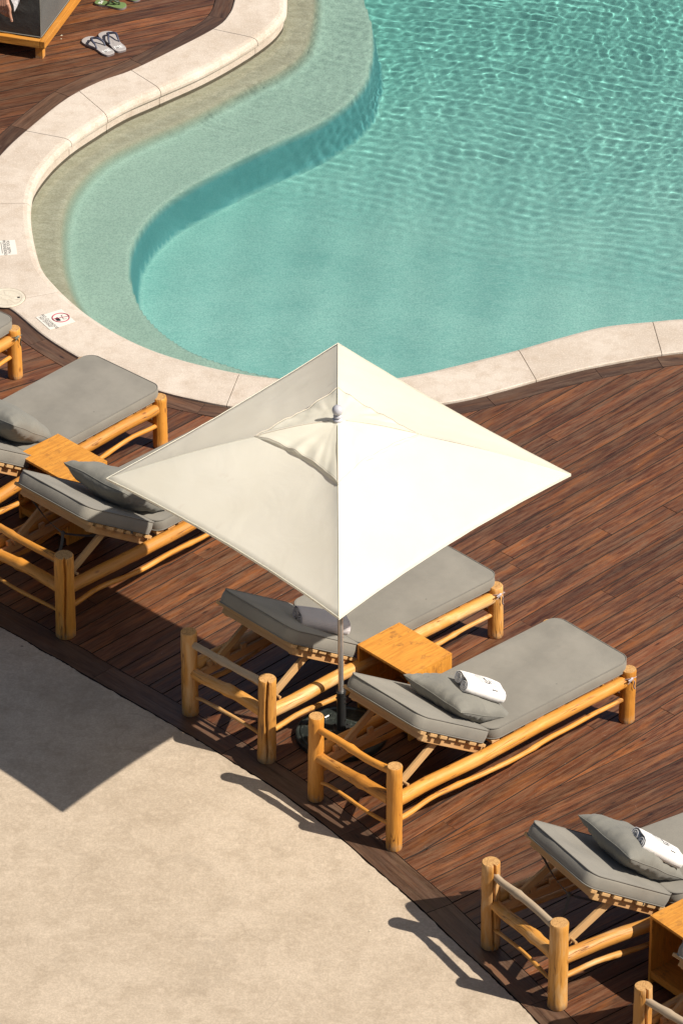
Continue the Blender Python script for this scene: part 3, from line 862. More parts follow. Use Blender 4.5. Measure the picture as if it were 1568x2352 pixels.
# towels: one strip rolled from both ends
def towel_section(R=.045, n=26, layers=2.6, flat=.035):
    """outline of the double roll: spiral - bridge - spiral (centre line)"""
    L = []
    for k in range(n+1):
        a = layers*2*PI*k/n; r = .010+(R-.010)*k/n
        L.append((-R*1.02 + r*math.cos(layers*2*PI-a+PI/2), r*math.sin(layers*2*PI-a+PI/2)))
    Rr = [(-x, y) for x, y in reversed(L)]
    return L+[(-R*.5, R*1.0), (0, R*.97), (R*.5, R*1.0)]+Rr
def towel_mb(length, R=.045, seed=0, squash=.86):
    sec = towel_section(R); fr2 = []
    th = .0062; nS = len(sec); mb = MB(); vs = []; nz = 16
    for j in range(nz+1):
        s_ = (j/nz-.5)*length; e = abs(j/nz-.5)*2
        g = 1.0 - .05*e**3 + .03*noise.noise(Vector((s_*9, seed, 0)))
        for side in (1, -1):
            for i, (x, y) in enumerate(sec):
                a = sec[max(i-1, 0)]; b = sec[min(i+1, nS-1)]
                tx, ty = b[0]-a[0], b[1]-a[1]; l = math.hypot(tx, ty) or 1
                off = th/2*side
                sk = .010*noise.noise(Vector((x*14+seed, y*14, s_*5)))
                ex = .004*noise.noise(Vector((i*.35, seed, 3)))*(1 if e > .99 else 0)
                vs.append((s_+ex*math.copysign(1, s_), (x-ty/l*off)*g+sk*.3, max(-R*.98, (y+tx/l*off))*squash*g+sk*.25))
    W = 2*nS
    fs = []; mi = []
    for j in range(nz):
        for i in range(nS-1):
            fs.append((j*W+i, j*W+i+1, (j+1)*W+i+1, (j+1)*W+i))
            fs.append((j*W+nS+i+1, j*W+nS+i, (j+1)*W+nS+i, (j+1)*W+nS+i+1))
    for j in (0, nz):
        for i in range(nS-1):
            q = (j*W+i, j*W+nS+i, j*W+nS+i+1, j*W+i+1); fs.append(q if j == 0 else q[::-1])
    for j in range(nz):
        fs.append((j*W, (j+1)*W, (j+1)*W+nS, j*W+nS)); fs.append((j*W+nS-1, j*W+2*nS-1, (j+1)*W+2*nS-1, (j+1)*W+nS-1))
    mb.add(vs, fs, None, 0, True)
    return mb
def stroke(mb, P, w, R, squash, lift=.0042):
    """thin ink line on the upper side of the roll; P in (along, across)"""
    def surf(s_, c_):
        x = max(-2.0*R*.98, min(2.0*R*.98, c_))
        if abs(x) < R*1.02: y = R*.985+.0
        else:
            q = abs(x)-R*1.02; y = math.sqrt(max(0, (R)**2-q*q))
        return Vector((s_, x, y*squash+lift))
    Q = catmull([(p[0], p[1], 0) for p in P], 6) if len(P) > 2 else [Vector((*p, 0)) for p in P]
    vs = []
    for i, p in enumerate(Q):
        a = Q[max(i-1, 0)]; b = Q[min(i+1, len(Q)-1)]; t = (b-a)
        if t.length == 0: t = Vector((1, 0, 0))
        t.normalize(); n = Vector((-t.y, t.x, 0))*w/2
        vs += [surf(p.x-n.x, p.y-n.y), surf(p.x+n.x, p.y+n.y)]
    mb.add(vs, [(2*i, 2*i+1, 2*i+3, 2*i+2) for i in range(len(Q)-1)], None, 0, False)
def towel_mat(name, col, stripe=0.0):
    s = NT(name); o = s.coord('Object')
    n = s.noise(o, 260, 3, .6); n2 = s.noise(o, 14, 4, .6)
    wv = s.n('ShaderNodeTexWave', bands_direction='Y'); s.l(o, wv.inputs[0]); wv.inputs['Scale'].default_value = 55; wv.inputs['Distortion'].default_value = .6
    c = s.mix(s.ramp(n2, [(.35, 0), (.65, 1)]), tuple(x*.93 for x in col), col)
    if stripe: c = s.mix(s.math('MULTIPLY', wv.outputs['Fac'], stripe), c, tuple(x*.55 for x in col))
    s.bsdf(c, .95, s.bump(s.math('ADD', n, s.math('MULTIPLY', wv.outputs['Fac'], .5)), .5, .004), spec=.1, sheen=.3); return s.m
M['towel'] = towel_mat('towel_white', (.90,.86,.82), .06)
M['towel_lilac'] = towel_mat('towel_grey', (.62,.57,.57), .4)
M['ink'] = plain('print_ink', (.03,.028,.03), .8)
def towel(pos, rz, tiltY, tiltX, length, R, mat, label, seed, printed=True):
    sq = .88
    o = towel_mb(length, R, seed, sq).build('rolled_towel', mat)
    o.matrix_world = Matrix.Translation(pos) @ Matrix.Rotation(rz, 4, 'Z') @ Matrix.Rotation(tiltY, 4, 'Y') @ Matrix.Rotation(tiltX, 4, 'X')
    if printed:
        mb = MB()
        a = []
        for k in range(15):
            th = 2*PI*k/14*.86+.2; a.append((.055+.038*math.cos(th), .0+.034*math.sin(th)))
        stroke(mb, a, .0036, R, sq)
        stroke(mb, [(.055+.026*math.cos(th), .002+.022*math.sin(th)) for th in [PI*.3+k*.45 for k in range(9)]], .0030, R, sq)
        stroke(mb, [(-.055, .050), (-.03, .010), (-.01, -.028), (.02, -.046), (.05, -.044)], .0034, R, sq)
        stroke(mb, [(-.045, .056), (-.015, .030), (.0, .002), (.022, -.018)], .0032, R, sq)
        stroke(mb, [(-.03, .060), (.0, .046), (.025, .028), (.03, .040), (.01, .056)], .0028, R, sq)
        stroke(mb, [(.005, .036), (.030, .012), (.036, -.004)], .0020, R, sq)
        for q in ((.046, -.002), (.056, .006), (.050, .012), (.060, -.004), (.038, -.010), (.018, .030), (.022, .038)):
            stroke(mb, [(q[0]-.005, q[1]), (q[0]+.005, q[1]+.002)], .0065, R, sq, .0047)
        # serif letter
        stroke(mb, [(.045, -.072), (.080, -.072)], .0065, R, sq)
        stroke(mb, [(.045, -.079), (.045, -.064)], .0028, R, sq); stroke(mb, [(.080, -.079), (.080, -.064)], .0028, R, sq)
        stroke(mb, [(.088, -.046), (.095, -.046)], .0020, R, sq); stroke(mb, [(.088, -.043), (.095, -.049)], .0018, R, sq)
        mb.build('printed_emblem', M['ink'], o)
    tag(o, label, 'towel', 'rolled towels on the loungers')
    return o
D2R = math.radians
towel((*back(1102, 1578, .665), .665), D2R(22), D2R(31), D2R(4), .315, .050, M['towel'], 'white rolled towel with a line emblem, lying over a pillow corner right of the umbrella', 1)
towel((*back(738, 1425, .655), .655), D2R(16), D2R(20), D2R(2), .35, .052, M['towel_lilac'], 'grey ribbed rolled towel half hidden by the near umbrella corner', 2, False)
towel((*back(1508, 1948, .70), .70), D2R(15), D2R(38), D2R(-6), .33, .053, M['towel'], 'white rolled towel with a line emblem at the right edge, lower right lounger', 3)
# ---------------------------------------------------------------- side tables (open boxes)
def table_mat():
    s = NT('table_plywood'); v = s.attr('bco')
    g = s.noise(s.mapping(v, (5, 60, 60)), 1.0, 5, .65, .5); n = s.noise(s.mapping(v, (15, 26, 26)), 1.0, 5, .7, .4); b = s.noise(s.mapping(v, (3, 3, 3)), 1.0, 3, .6)
    c = s.mix(s.ramp(g, [(.35, 0), (.65, 1)]), (.52,.205,.030), (.72,.32,.050))
    k = s.math('MULTIPLY', s.ramp(n, [(.53, 0), (.66, .65)]), s.ramp(b, [(.38, .25), (.6, 1)]))
    c = s.mix(k, c, (.22,.095,.03))
    s.bsdf(c, .42, s.bump(g, .25, .002), spec=.45); return s.m
M['ply'] = table_mat()
def side_table(corner, deg, label, u=.38, w=.50, h=.52):
    """corner = left top corner (px plane point); u runs to the back, w to the near right"""
    a = math.radians(deg); t = thing('side_table', (corner[0], corner[1], 0), a, label, 'side table', 'wooden side tables between the loungers')
    # local: x = along u, y = -(along w)
    mb = MB(); s1 = w*.26; s2 = w*.74
    for y0, y1 in ((-s1+.0008, 0), (-s2+.0008, -s1-.0008), (-w, -s2-.0008)):
        mb.box(0, u, y0, y1, h-.019, h, b=.0015, axis=0 if False else 0)
    mb.build('table_top', M['ply'], t)
    for y0, y1 in ((-.020, 0), (-w, -w+.020)):
        mb = MB(); mb.box(.0, u, y0, y1, 0, h-.0195, b=.0015, axis=2); mb.build('side_panel', M['ply'], t)
    mb = MB(); mb.box(u-.016, u-.001, -w+.021, -.021, .06, h-.020, b=.001, axis=1); mb.build('back_panel', M['ply'], t)
    mb = MB(); mb.box(.002, u-.017, -w+.021, -.021, .085, .103, b=.001, axis=1); mb.box(.004, .020, -w+.021, -.021, .045, .084, b=.001, axis=1); mb.build('shelf', M['ply'], t)
    mb = MB()
    for x in (.012, u-.02):
        for y in (-.01, -w+.01):
            tube(mb, [(x, y, h-.002), (x, y, h+.0006)], .0028, 8)
    mb.build('screw', M['ink'], t)
    return t
T1 = back(40, 1043, .52); T2 = back(820, 1480, .52); T3 = back(1492, 2102, .52)
side_table(T2, 43.2, 'spotted wooden side table right behind the umbrella pole')
side_table(T1, 44.6, 'orange wooden side table with three clean top boards, left of the umbrella')
side_table(T3, 39.5, 'open fronted side table cut by the right edge at the bottom')
# ---------------------------------------------------------------- umbrella
def canvas_mat():
    s = NT('umbrella_canvas'); o = s.coord('Object')
    n = s.noise(o, 2.4, 4, .6); f = s.noise(o, 500, 2, .5); st = s.noise(o, 5, 4, .6, .4)
    c = s.mix(s.ramp(n, [(.35, 0), (.65, 1)]), (.885,.845,.715), (.915,.88,.76))
    c = s.mix(s.ramp(st, [(.68, 0), (.78, .3)]), c, (.66,.56,.44))
    w = s.noise(s.mapping(o, (1, 1, 1)), 3.0, 3, .5, 1.2)
    b = s.n('ShaderNodeBsdfPrincipled'); s.val(b.inputs['Base Color'], c); b.inputs['Roughness'].default_value = .9; b.inputs['Specular IOR Level'].default_value = .15
    s.l(s.bump(s.math('ADD', s.math('MULTIPLY', f, .03), s.math('MULTIPLY', w, .5)), .5, .02), b.inputs['Normal'])
    t = s.n('ShaderNodeBsdfTranslucent'); s.val(t.inputs[0], c)
    m = s.n('ShaderNodeMixShader'); m.inputs[0].default_value = .42; s.l(b.outputs[0], m.inputs[1]); s.l(t.outputs[0], m.inputs[2])
    s.l(m.outputs[0], s.out.inputs[0]); return s.m
M['canvas'] = canvas_mat()
M['canvas_seam'] = plain('canvas_seam', (.70,.62,.50), .9)
M['steel'] = plain('pole_metal', (.62,.60,.57), .42, .75, nz=.10)
M['sleeve'] = plain('sleeve_metal', (.035,.035,.035), .28, .2)
M['finial'] = plain('finial_grey', (.50,.49,.52), .45, nz=.1)
def marble():
    s = NT('black_marble'); o = s.coord('Object')
    n = s.noise(o, 7, 5, .6, .6); v = s.voro(s.mapping(o, (1,1,1)), 5.5, 'DISTANCE_TO_EDGE'); n2 = s.noise(o, 3.3, 4, .6, 1.8)
    c = s.mix(s.ramp(n, [(.4, 0), (.7, 1)]), (.014,.017,.015), (.040,.046,.040))
    c = s.mix(s.ramp(n2, [(.497, 0), (.503, .28), (.509, 0)]), c, (.30,.33,.28))
    c = s.mix(s.math('MULTIPLY', s.ramp(v, [(0, .3), (.010, 0)]), s.ramp(n, [(.5, 0), (.6, 1)])), c, (.24,.27,.22))
    s.bsdf(c, .36, None, .4); return s.m
M['marble'] = marble()
def umbrella():
    ax = Vector((-.0093, -.0661, .9978)).normalized()
    e1 = Vector((1, .00289, 0)); e1 -= ax*e1.dot(ax); e1.normalize(); e2 = ax.cross(e1)
    bx, by = back(784, 1677, .05)
    t = thing('garden_umbrella', (bx, by, 0), 0, 'cream square parasol with a vented top and grey ball finial', 'umbrella')
    Bm = Matrix(((e1.x, e2.x, ax.x, 0), (e1.y, e2.y, ax.y, 0), (e1.z, e2.z, ax.z, .05), (0, 0, 0, 1)))
    D = 1.4735; HC = 2.064; HA = .43
    def panel_fn(D_, h0, ha, sag, pull, frill, seed):
        def P(k, s_, u):       # k panel, s_ from apex to hem, u across
            a0, a1 = PI/2*k, PI/2*(k+1)
            A = Vector((math.cos(a0), math.sin(a0), 0)); B = Vector((math.cos(a1), math.sin(a1), 0))
            r = s_
            pos = (A*(1-u)+B*u)*D_*r
            m = (A+B).normalized(); e = 4*u*(1-u)
            zz = h0+ha*(1-s_) + ha*.10*math.sin(PI*s_)
            pos -= m*pull*e*s_**2*(1.0 if k >= 2 else .25)
            zz -= sag*e*math.sin(PI*min(1, s_*.95))
            wv = noise.noise(Vector((u*9+k*5+seed, s_*1.3, 0)))*frill*s_**3*(1-abs(2*u-1)**6)
            wv += .006*noise.noise(Vector((u*3+k*7+seed, s_*3, 4)))*math.sin(PI*min(1, s_))
            wv += .004*noise.noise(Vector((u*14*s_+k*3+seed, s_*2.2, 8)))*e
            return Bm @ Vector((pos.x, pos.y, zz+wv))
        return P
    def canopy(D_, h0, ha, sag, pull, frill, nS, nU, seed, hem):
        P = panel_fn(D_, h0, ha, sag, pull, frill, seed); mb = MB()
        for k in range(4):
            vs = []
            for i in range(nS+1):
                for j in range(nU+1): vs.append(P(k, i/nS, j/nU))
            for j in range(nU+1):                       # small turned-down hem
                p = P(k, 1, j/nU); q = P(k, .97, j/nU); vs.append(p+(p-q).normalized()*.003-ax*hem)
            fs = [(i*(nU+1)+j, i*(nU+1)+j+1, (i+1)*(nU+1)+j+1, (i+1)*(nU+1)+j)[::-1] for i in range(nS+1) for j in range(nU)]
            mb.add(vs, fs, None, 0, True)
        return mb, P
    mb, P = canopy(D, HC, HA, .050, .062, .0, 26, 34, 1, .014)
    cn = mb.build('canopy', M['canvas'], t)
    mb = MB()
    for k in range(4): tube(mb, [P(k, .05+.95*i/24, 0)+ax*.001 for i in range(25)], .0016, 6)
    for k in range(4): tube(mb, [P(k, 1, i/30) for i in range(31)], .0034, 6)
    mb.build('seam', M['canvas'], cn)
    mb, P2 = canopy(.527, HC+HA*.672+.034, .122, .012, .062, .022, 14, 44, 5, .018)
    vt = mb.build('vent_top', M['canvas'], t)
    mb = MB()
    for k in range(4): tube(mb, [P2(k, .1+.9*i/14, 0)+ax*.001 for i in range(15)], .0036, 6)
    for k in range(4): tube(mb, [P2(k, .985, i/44)+ax*.0015 for i in range(45)], .0022, 5)
    mb.build('seam', M['canvas_seam'], vt)
    # finial
    mb = MB(); zt = HC+HA*.672+.028+.128
    prof = [(0,-.01),(.030,-.008),(.034,0),(.030,.010),(.020,.014),(.019,.018),(.028,.022),(.029,.030),(.022,.036),(.022,.040)]
    for k in range(1, 13):
        a = -PI/2+PI*k/12*.93+.12; prof.append((.036*math.cos(a) if a < PI/2 else 0, .072+.036*math.sin(a)))
    prof.append((0, .109)); N = 28; vs = []
    for r, z in prof:
        for k in range(N): vs.append(Bm @ Vector((r*math.cos(2*PI*k/N), r*math.sin(2*PI*k/N), zt+z)))
    fs = [(i*N+k, i*N+(k+1) % N, (i+1)*N+(k+1) % N, (i+1)*N+k) for i in range(len(prof)-1) for k in range(N)]
    mb.add(vs, fs, None, 0, True); mb.build('finial', M['finial'], t)
    # pole
    ptn = lambda r, z: Bm @ Vector((0, 0, z))
    mb = MB(); tube(mb, [ptn(0, .02), ptn(0, 1.05)], .0175, 20); tube(mb, [ptn(0, 1.05), ptn(0, zt)], .0195, 20)
    tube(mb, [ptn(0, 1.045), ptn(0, 1.058)], .0205, 20)
    pin = Bm @ Vector((.016, -.012, .93)); tube(mb, [pin, pin+Vector((.014, -.008, 0))], .003, 8)
    mb.build('pole', M['steel'], t)
    mb = MB(); tube(mb, [ptn(0, HC-.32), ptn(0, HC-.22)], .034, 18); hb = mb.build('hub', M['sleeve'], t)
    mb = MB(); tube(mb, [ptn(0, HC+HA*.86), ptn(0, HC+HA*.93)], .036, 18); mb.build('hub', M['sleeve'], t)
    for k in range(4):
        mb = MB(); pts = [P(k, .06+.93*i/12, 0)-ax*.018 for i in range(13)]; tube(mb, pts, .0095, 8)
        rb_ = mb.build('rib', M['steel'], t)
        mb = MB(); tube(mb, [ptn(0, HC-.27), P(k, .5, 0)-ax*.022], .007, 8); mb.build('strut', M['steel'], rb_)
    # base: two stacked marble discs, flange, sleeve
    for nm, R, z0, z1 in (('base_disc', .300, .0, .042),):
        mb = MB(); prof = [(0, z0), (R-.004, z0), (R, z0+.004), (R, z1-.006), (R-.008, z1), (R-.028, z1+.001), (R-.032, z1+.008), (R-.06, z1+.014), (0, z1+.014)]
        N = 64; vs = [(r*math.cos(2*PI*k/N), r*math.sin(2*PI*k/N), z) for r, z in prof for k in range(N)]
        fs = [(i*N+k, i*N+(k+1) % N, (i+1)*N+(k+1) % N, (i+1)*N+k) for i in range(len(prof)-1) for k in range(N)]
        mb.add(vs, fs, None, 0, False); mb.build(nm, M['marble'], t)
    mb = MB(); mb.box(-.055, .055, -.055, .055, .0565, .064, b=.003)
    for sx in (-1, 1):
        for sy in (-1, 1): tube(mb, [(sx*.042, sy*.042, .064), (sx*.042, sy*.042, .071)], .006, 6)
    mb.build('flange', M['sleeve'], t)
    mb = MB(); q = lambda z: Bm @ Vector((0, 0, z-.05))
    tube(mb, [q(.064), q(.372)], .030, 26); tube(mb, [q(.355), q(.376)], .032, 26)
    for z in (.15, .29, .33): p = q(z)+Vector((.026, -.016, 0)); tube(mb, [p, p+Vector((.008, -.005, 0))], .004, 8)
    p = q(.33)+Vector((-.026, -.012, 0)); tube(mb, [p, p+Vector((-.008, -.004, 0))], .006, 8)
    mb.build('sleeve', M['sleeve'], t)
    mb = MB(); tube(mb, [(-.11, .125, .062), (-.085, .145, .066)], .008, 10); mb.build('base_grip', M['steel'], t)
    return t
umbrella()
# ---------------------------------------------------------------- signs and lid in the coping
def text_mesh(body, size, mat, name, parent, loc, rz=0.0, spacing=1.0, italic=0.0, sx=1.0):
    cu = bpy.data.curves.new(name, 'FONT'); cu.body = body; cu.size = size; cu.align_x = 'CENTER'; cu.align_y = 'CENTER'
    cu.space_character = spacing; cu.shear = italic; cu.offset = size*.012; cu.resolution_u = 3
    tmp = bpy.data.objects.new('tmp', cu); C.objects.link(tmp)
    bpy.context.view_layer.update()
    me = bpy.data.meshes.new_from_object(tmp.evaluated_get(bpy.context.evaluated_depsgraph_get()))
    bpy.data.objects.remove(tmp); bpy.data.curves.remove(cu)
    me.materials.clear(); me.materials.append(mat)
    o = bpy.data.objects.new(name, me); C.objects.link(o); o.parent = parent
    o.location = loc; o.rotation_euler = (0, 0, rz); o.scale = (sx, 1, 1)
    return o
M['tile'] = plain('tile_cream', (.78,.73,.65), .45, nz=.03)
M['red'] = plain('sign_red', (.42,.03,.07), .5)
M['black'] = plain('sign_black', (.02,.02,.022), .5)
M['lid'] = concrete('lid_plastic', (.62,.55,.44), (.70,.63,.51), (.55,.47,.36), gr=60, speck=.08)
def tile(corners, label, name='sign_tile'):
    """corners: px of top-left, top-right, bottom-right, bottom-left of the writing"""
    P = [Vector(back(*c, .019)) for c in corners]
    c = sum(P, Vector((0,0)))/4; X = ((P[1]-P[0])+(P[2]-P[3]))/2; Y = ((P[0]-P[3])+(P[1]-P[2]))/2
    w, h = X.length, Y.length; a = math.atan2(X.y, X.x)
    t = thing(name, (c.x, c.y, .0155), a, label, 'sign')
    mb = MB(); mb.box(-w/2, w/2, -h/2, h/2, 0, .003, b=.001); mb.build('tile', M['tile'], t)
    return t, w, h
def bar(mb, x0, y0, x1, y1, w, z=.0):
    d = Vector((x1-x0, y1-y0)); d.normalize(); n = Vector((-d.y, d.x))*w/2
    mb.add([(x0+n.x, y0+n.y, z), (x0-n.x, y0-n.y, z), (x1-n.x, y1-n.y, z), (x1+n.x, y1+n.y, z)], [(0,1,2,3)], None)
def vpx(x, y): return (x*.1161, 532+y*.1161)
# no diving: reading direction runs down-right on the picture
t, w, h = tile([vpx(1215,1530), vpx(1490,1765), vpx(1000,1950), vpx(715,1690)], 'white tile set in the coping, reading no clavados, no diving, with a red ring')
# X axis = reading direction, Y up = towards the ring
mb = MB(); tube(mb, [(.0+.062*math.cos(2*PI*k/40), h*.20+.062*math.sin(2*PI*k/40), .0036) for k in range(40)], .0042, 6, closed=True)
bar(mb, .012, h*.20+.060, -.012, h*.20-.060, .007, .0044); mb.build('prohibition_ring', M['red'], t)
mb = MB()
bar(mb, -.028, h*.20+.020, .030, h*.20+.006, .0045, .0039); bar(mb, -.030, h*.20+.032, -.020, h*.20+.012, .0045, .0039); bar(mb, .030, h*.20+.006, .034, h*.20+.030, .004, .0039)
mb.add([(-.020, h*.20-.018, .0039), (-.012, h*.20-.044, .0039), (.026, h*.20-.046, .0039), (.040, h*.20-.022, .0039), (.018, h*.20-.014, .0039)], [(0,1,2,3,4)], None)
mb.build('diver_symbol', M['black'], t)
text_mesh('NO CLAVADOS', .031, M['black'], 'lettering', t, (.0, -h*.235, .0036), 0, 1.05, .25)
text_mesh('NO DIVING', .031, M['black'], 'lettering', t, (-.01, -h*.385, .0036), 0, 1.05, .25)
mb = MB(); bar(mb, -w*.42, -h*.31, w*.42, -h*.31, .0022, .0036); mb.build('rule', M['black'], t)
# pool depth: reading direction runs down on the picture, partly outside the frame
t, w, h = tile([vpx(300,150), vpx(345,440), vpx(-190,490), vpx(-235,200)], 'white depth tile at the left edge, reading pool depth, profundidad')
text_mesh('POOL DEPTH', .033, M['black'], 'lettering', t, (-.005, h*.22, .0036), 0, 1.0, 0, .95)
text_mesh('PROFUNDIDAD', .033, M['black'], 'lettering', t, (.0, h*.08, .0036), 0, 1.0, 0, .95)
mb = MB(); bar(mb, -w*.38, -h*.03, w*.38, -h*.03, .004, .0036); mb.build('rule', M['black'], t)
# skimmer lid
lc = back(15, 684, .016); t = thing('skimmer_lid', (lc[0], lc[1], .0155), 0, 'round cream skimmer lid with radial ribs set in the coping', 'lid')
def disc(mb, r0, r1, z, N=56, dz=0):
    if r0 == 0: mb.add([(0,0,z)]+[(r1*math.cos(2*PI*k/N), r1*math.sin(2*PI*k/N), z) for k in range(N)], [(0, 1+k, 1+(k+1) % N) for k in range(N)], None)
    else:
        mb.add([(r*math.cos(2*PI*k/N), r*math.sin(2*PI*k/N), z+dd) for r, dd in ((r0, 0), (r1, dz)) for k in range(N)], [(k, N+k, N+(k+1) % N, (k+1) % N) for k in range(N)], None)
mb = MB(); disc(mb, 0, .112, .002); disc(mb, .112, .118, .002, dz=.002); disc(mb, .118, .134, .004); disc(mb, .134, .138, .004, dz=-.006)
for k in range(12):
    a = 2*PI*k/12+.2; bar(mb, .036*math.cos(a), .036*math.sin(a), .104*math.cos(a), .104*math.sin(a), .003, .0034)
disc(mb, .030, .034, .0034); disc(mb, .104, .107, .0034)
mb.build('cover', M['lid'], t)
mb = MB(); disc(mb, .139, .143, .0006); mb.build('rim_joint', plain('lid_joint', (.33,.26,.19), .9), t)
mb = MB(); mb.box(.082, .100, -.006, .010, .001, .0042); mb.build('lift_slot', M['black'], t)
# ---------------------------------------------------------------- flip flops
M['ff_grey'] = plain('sole_grey', (.38,.345,.33), .8, nz=.06)
M['ff_green'] = plain('sole_green', (.13,.20,.065), .8, nz=.08)
M['ff_rim'] = plain('sole_rim', (.20,.17,.17), .8)
M['ff_strap'] = plain('strap_navy', (.045,.05,.085), .5)
M['ff_strap_g'] = plain('strap_green_rubber', (.05,.065,.035), .5)
M['white'] = plain('white_print', (.80,.80,.78), .7)
def flipflop(toe, heel, mirror, sole, strap, label, group):
    A = Vector(back(*toe)); B = Vector(back(*heel)); d = A-B; L = d.length; a = math.atan2(d.y, d.x)
    t = thing('flip_flop', ((A.x+B.x)/2, (A.y+B.y)/2, 0), a, label, 'flip-flop', group)
    prof = [(-.50,.0),(-.49,.085),(-.44,.125),(-.34,.145),(-.18,.135),(.0,.140),(.15,.172),(.30,.190),(.40,.172),(.47,.115),(.50,.0)]
    up = [Vector((x*L, y*L*(1.10 if 0 < x < .45 else 1), 0)) for x, y in prof]
    dn = [Vector((x*L, -y*L, 0)) for x, y in prof[1:-1]][::-1]
    O = catmull([(p.x, p.y*mirror, 0) for p in (up+dn)], 4, True); N = len(O)
    if mirror < 0: O = O[::-1]
    mb = MB(); vs = []
    lv = ((1, 0), (1.0, .004), (1.0, .016), (.985, .019), (.93, .0195), (0, .019))
    for sc_, z in lv: vs += [(p.x*sc_, p.y*sc_, z+.006*max(0, abs(p.x)/L-.3)) for p in O]
    fs = []
    for i in range(len(lv)-1):
        for k in range(N):
            k2 = (k+1) % N
            q = (i*N+k, i*N+k2, (i+1)*N+k2, (i+1)*N+k)[::-1]
            fs.append(q)
    mb.add(vs, fs, None, 0, False); mb.mi = [1 if f < 2*N else 0 for f in range(len(fs))]
    mb.build('sole', [sole, M['ff_rim']], t)
    mb = MB(); tp = Vector((.28*L, .02*L*mirror, .020))
    for sy in (1, -1):
        e = Vector((-.10*L, sy*.115*L, .018)); m = Vector((.10*L, sy*.085*L+.01*mirror, .062)); m2 = Vector((.22*L, sy*.03*L, .05))
        P = catmull([tp, Vector((.265*L, .02*L*mirror, .044)), m2, m, Vector((-.02*L, sy*.112*L, .045)), e], 5)
        fr = frames(P); n = len(P)
        tube(mb, P, [.0055+.004*math.sin(PI*i/(n-1)) for i in range(n)], 8)
    mb.build('strap', strap, t)
    tx = text_mesh('ME', .050*L/.3, M['white'], 'lettering', t, (-.32*L, 0, .0206), -PI/2 if False else PI/2, 1.0)
    tx.rotation_euler = (0, 0, -PI/2)
    return t
G1 = 'pair of grey flip-flops on the deck'; G2 = 'pair of green flip-flops on the deck'
flipflop((198, 90), (256, 129), 1, M['ff_grey'], M['ff_strap'], 'grey flip-flop with dark straps, the left one of its pair', G1)
flipflop((238, 77), (281, 121), -1, M['ff_grey'], M['ff_strap'], 'grey flip-flop with dark straps, the right one nearer the coping', G1)
flipflop((290, 19), (219, 8), 1, M['ff_green'], M['ff_strap_g'], 'olive green flip-flop lying beyond the grey pair', G2)
flipflop((322, 2), (262, -14), -1, M['ff_green'], M['ff_strap_g'], 'olive green flip-flop cut by the top edge of the picture', G2)
# ---------------------------------------------------------------- day bed, person
z_s = .17
c0 = Vector(back(103, 97, z_s)); cs_ = Vector(back(175, 0, z_s)); cf = Vector(back(0, 92, z_s))
ang = math.atan2((cs_-c0).y, (cs_-c0).x)
t = thing('day_bed', (c0.x, c0.y, 0), ang, 'low platform day bed with a thick charcoal cushion in the top left corner', 'day bed')
LB, WB = 2.05, 1.5          # local: x back along the side, y to the left
mb = MB()
for a_ in ((0, LB, -.0, .045), (0, LB, WB-.045, WB)): mb.box(a_[0], a_[1], a_[2], a_[3], z_s-.062, z_s, b=.003)
mb.box(.0, .045, .046, WB-.046, z_s-.062, z_s, b=.003, axis=1); mb.box(LB-.045, LB, .046, WB-.046, z_s-.062, z_s, b=.003, axis=1)
mb.box(.046, LB-.046, .046, WB-.046, z_s-.05, z_s-.012)
mb.build('platform', M['honey'], t)
for x in (.03, LB-.09):
    for y in (.03, WB-.09):
        mb = MB(); mb.box(x, x+.06, y, y+.06, 0, z_s-.0625, b=.002, axis=2); mb.build('leg', M['honey'], t)
M['charcoal'] = fabric('charcoal_canvas', (.085,.080,.072), wr=.7)
hc = .44
mb = MB(); nx, nz_ = 60, 26
def cush(face):
    vs = []; W2, L2 = WB-.10, LB-.10
    for j in range(nz_+1):
        for i in range(nx+1):
            u, v = i/nx, j/nz_; z = z_s+.002+hc*v
            e = min(1, 6*min(u, 1-u))*min(1, 5*min(v, 1-v))
            wr = .018*noise.noise(Vector((u*2.2+face*4, v*7, 1)))*max(0, v-.35)*2.2+.010*math.sin(v*24+2*u+noise.noise(Vector((u*3, v*2, 2)))*2)*max(0, v-.52)*2
            o_ = -.012*math.sin(PI*v)-wr*e
            if face == 0: vs.append((.05+o_, .05+W2*(1-u), z))
            elif face == 1: vs.append((.05+L2*u, .05+o_*.6, z))
            elif face == 2: vs.append((.05+L2-o_, .05+W2*u, z))
            else: vs.append((.05+L2*(1-u), .05+W2-o_, z))
    return vs
for f_ in range(4):
    v_ = cush(f_)
    mb.add(v_, [(j*(nx+1)+i, j*(nx+1)+i+1, (j+1)*(nx+1)+i+1, (j+1)*(nx+1)+i) for j in range(nz_) for i in range(nx)], None, 0, True)
mb.add([(.05,.05,z_s+hc+.002),(LB-.05,.05,z_s+hc+.002),(LB-.05,WB-.05,z_s+hc+.002),(.05,WB-.05,z_s+hc+.002)], [(0,1,2,3)], None)
cu = mb.build('cushion', M['charcoal'], t)
mb = MB()
tube(mb, [(.048, .048, z_s+.01+.41*k/10) for k in range(11)], .004, 6)
tube(mb, [(.045, .05+1.4*k/20, z_s+.012) for k in range(21)], .005, 6); tube(mb, [(.05+1.9*k/20, .045, z_s+.012) for k in range(21)], .005, 6)
mb.build('piping', M['piping'], cu)
def bed(p):        # day-bed local to world
    c, s = math.cos(ang), math.sin(ang); return Vector((c0.x+c*p[0]-s*p[1], c0.y+s*p[0]+c*p[1], p[2]))
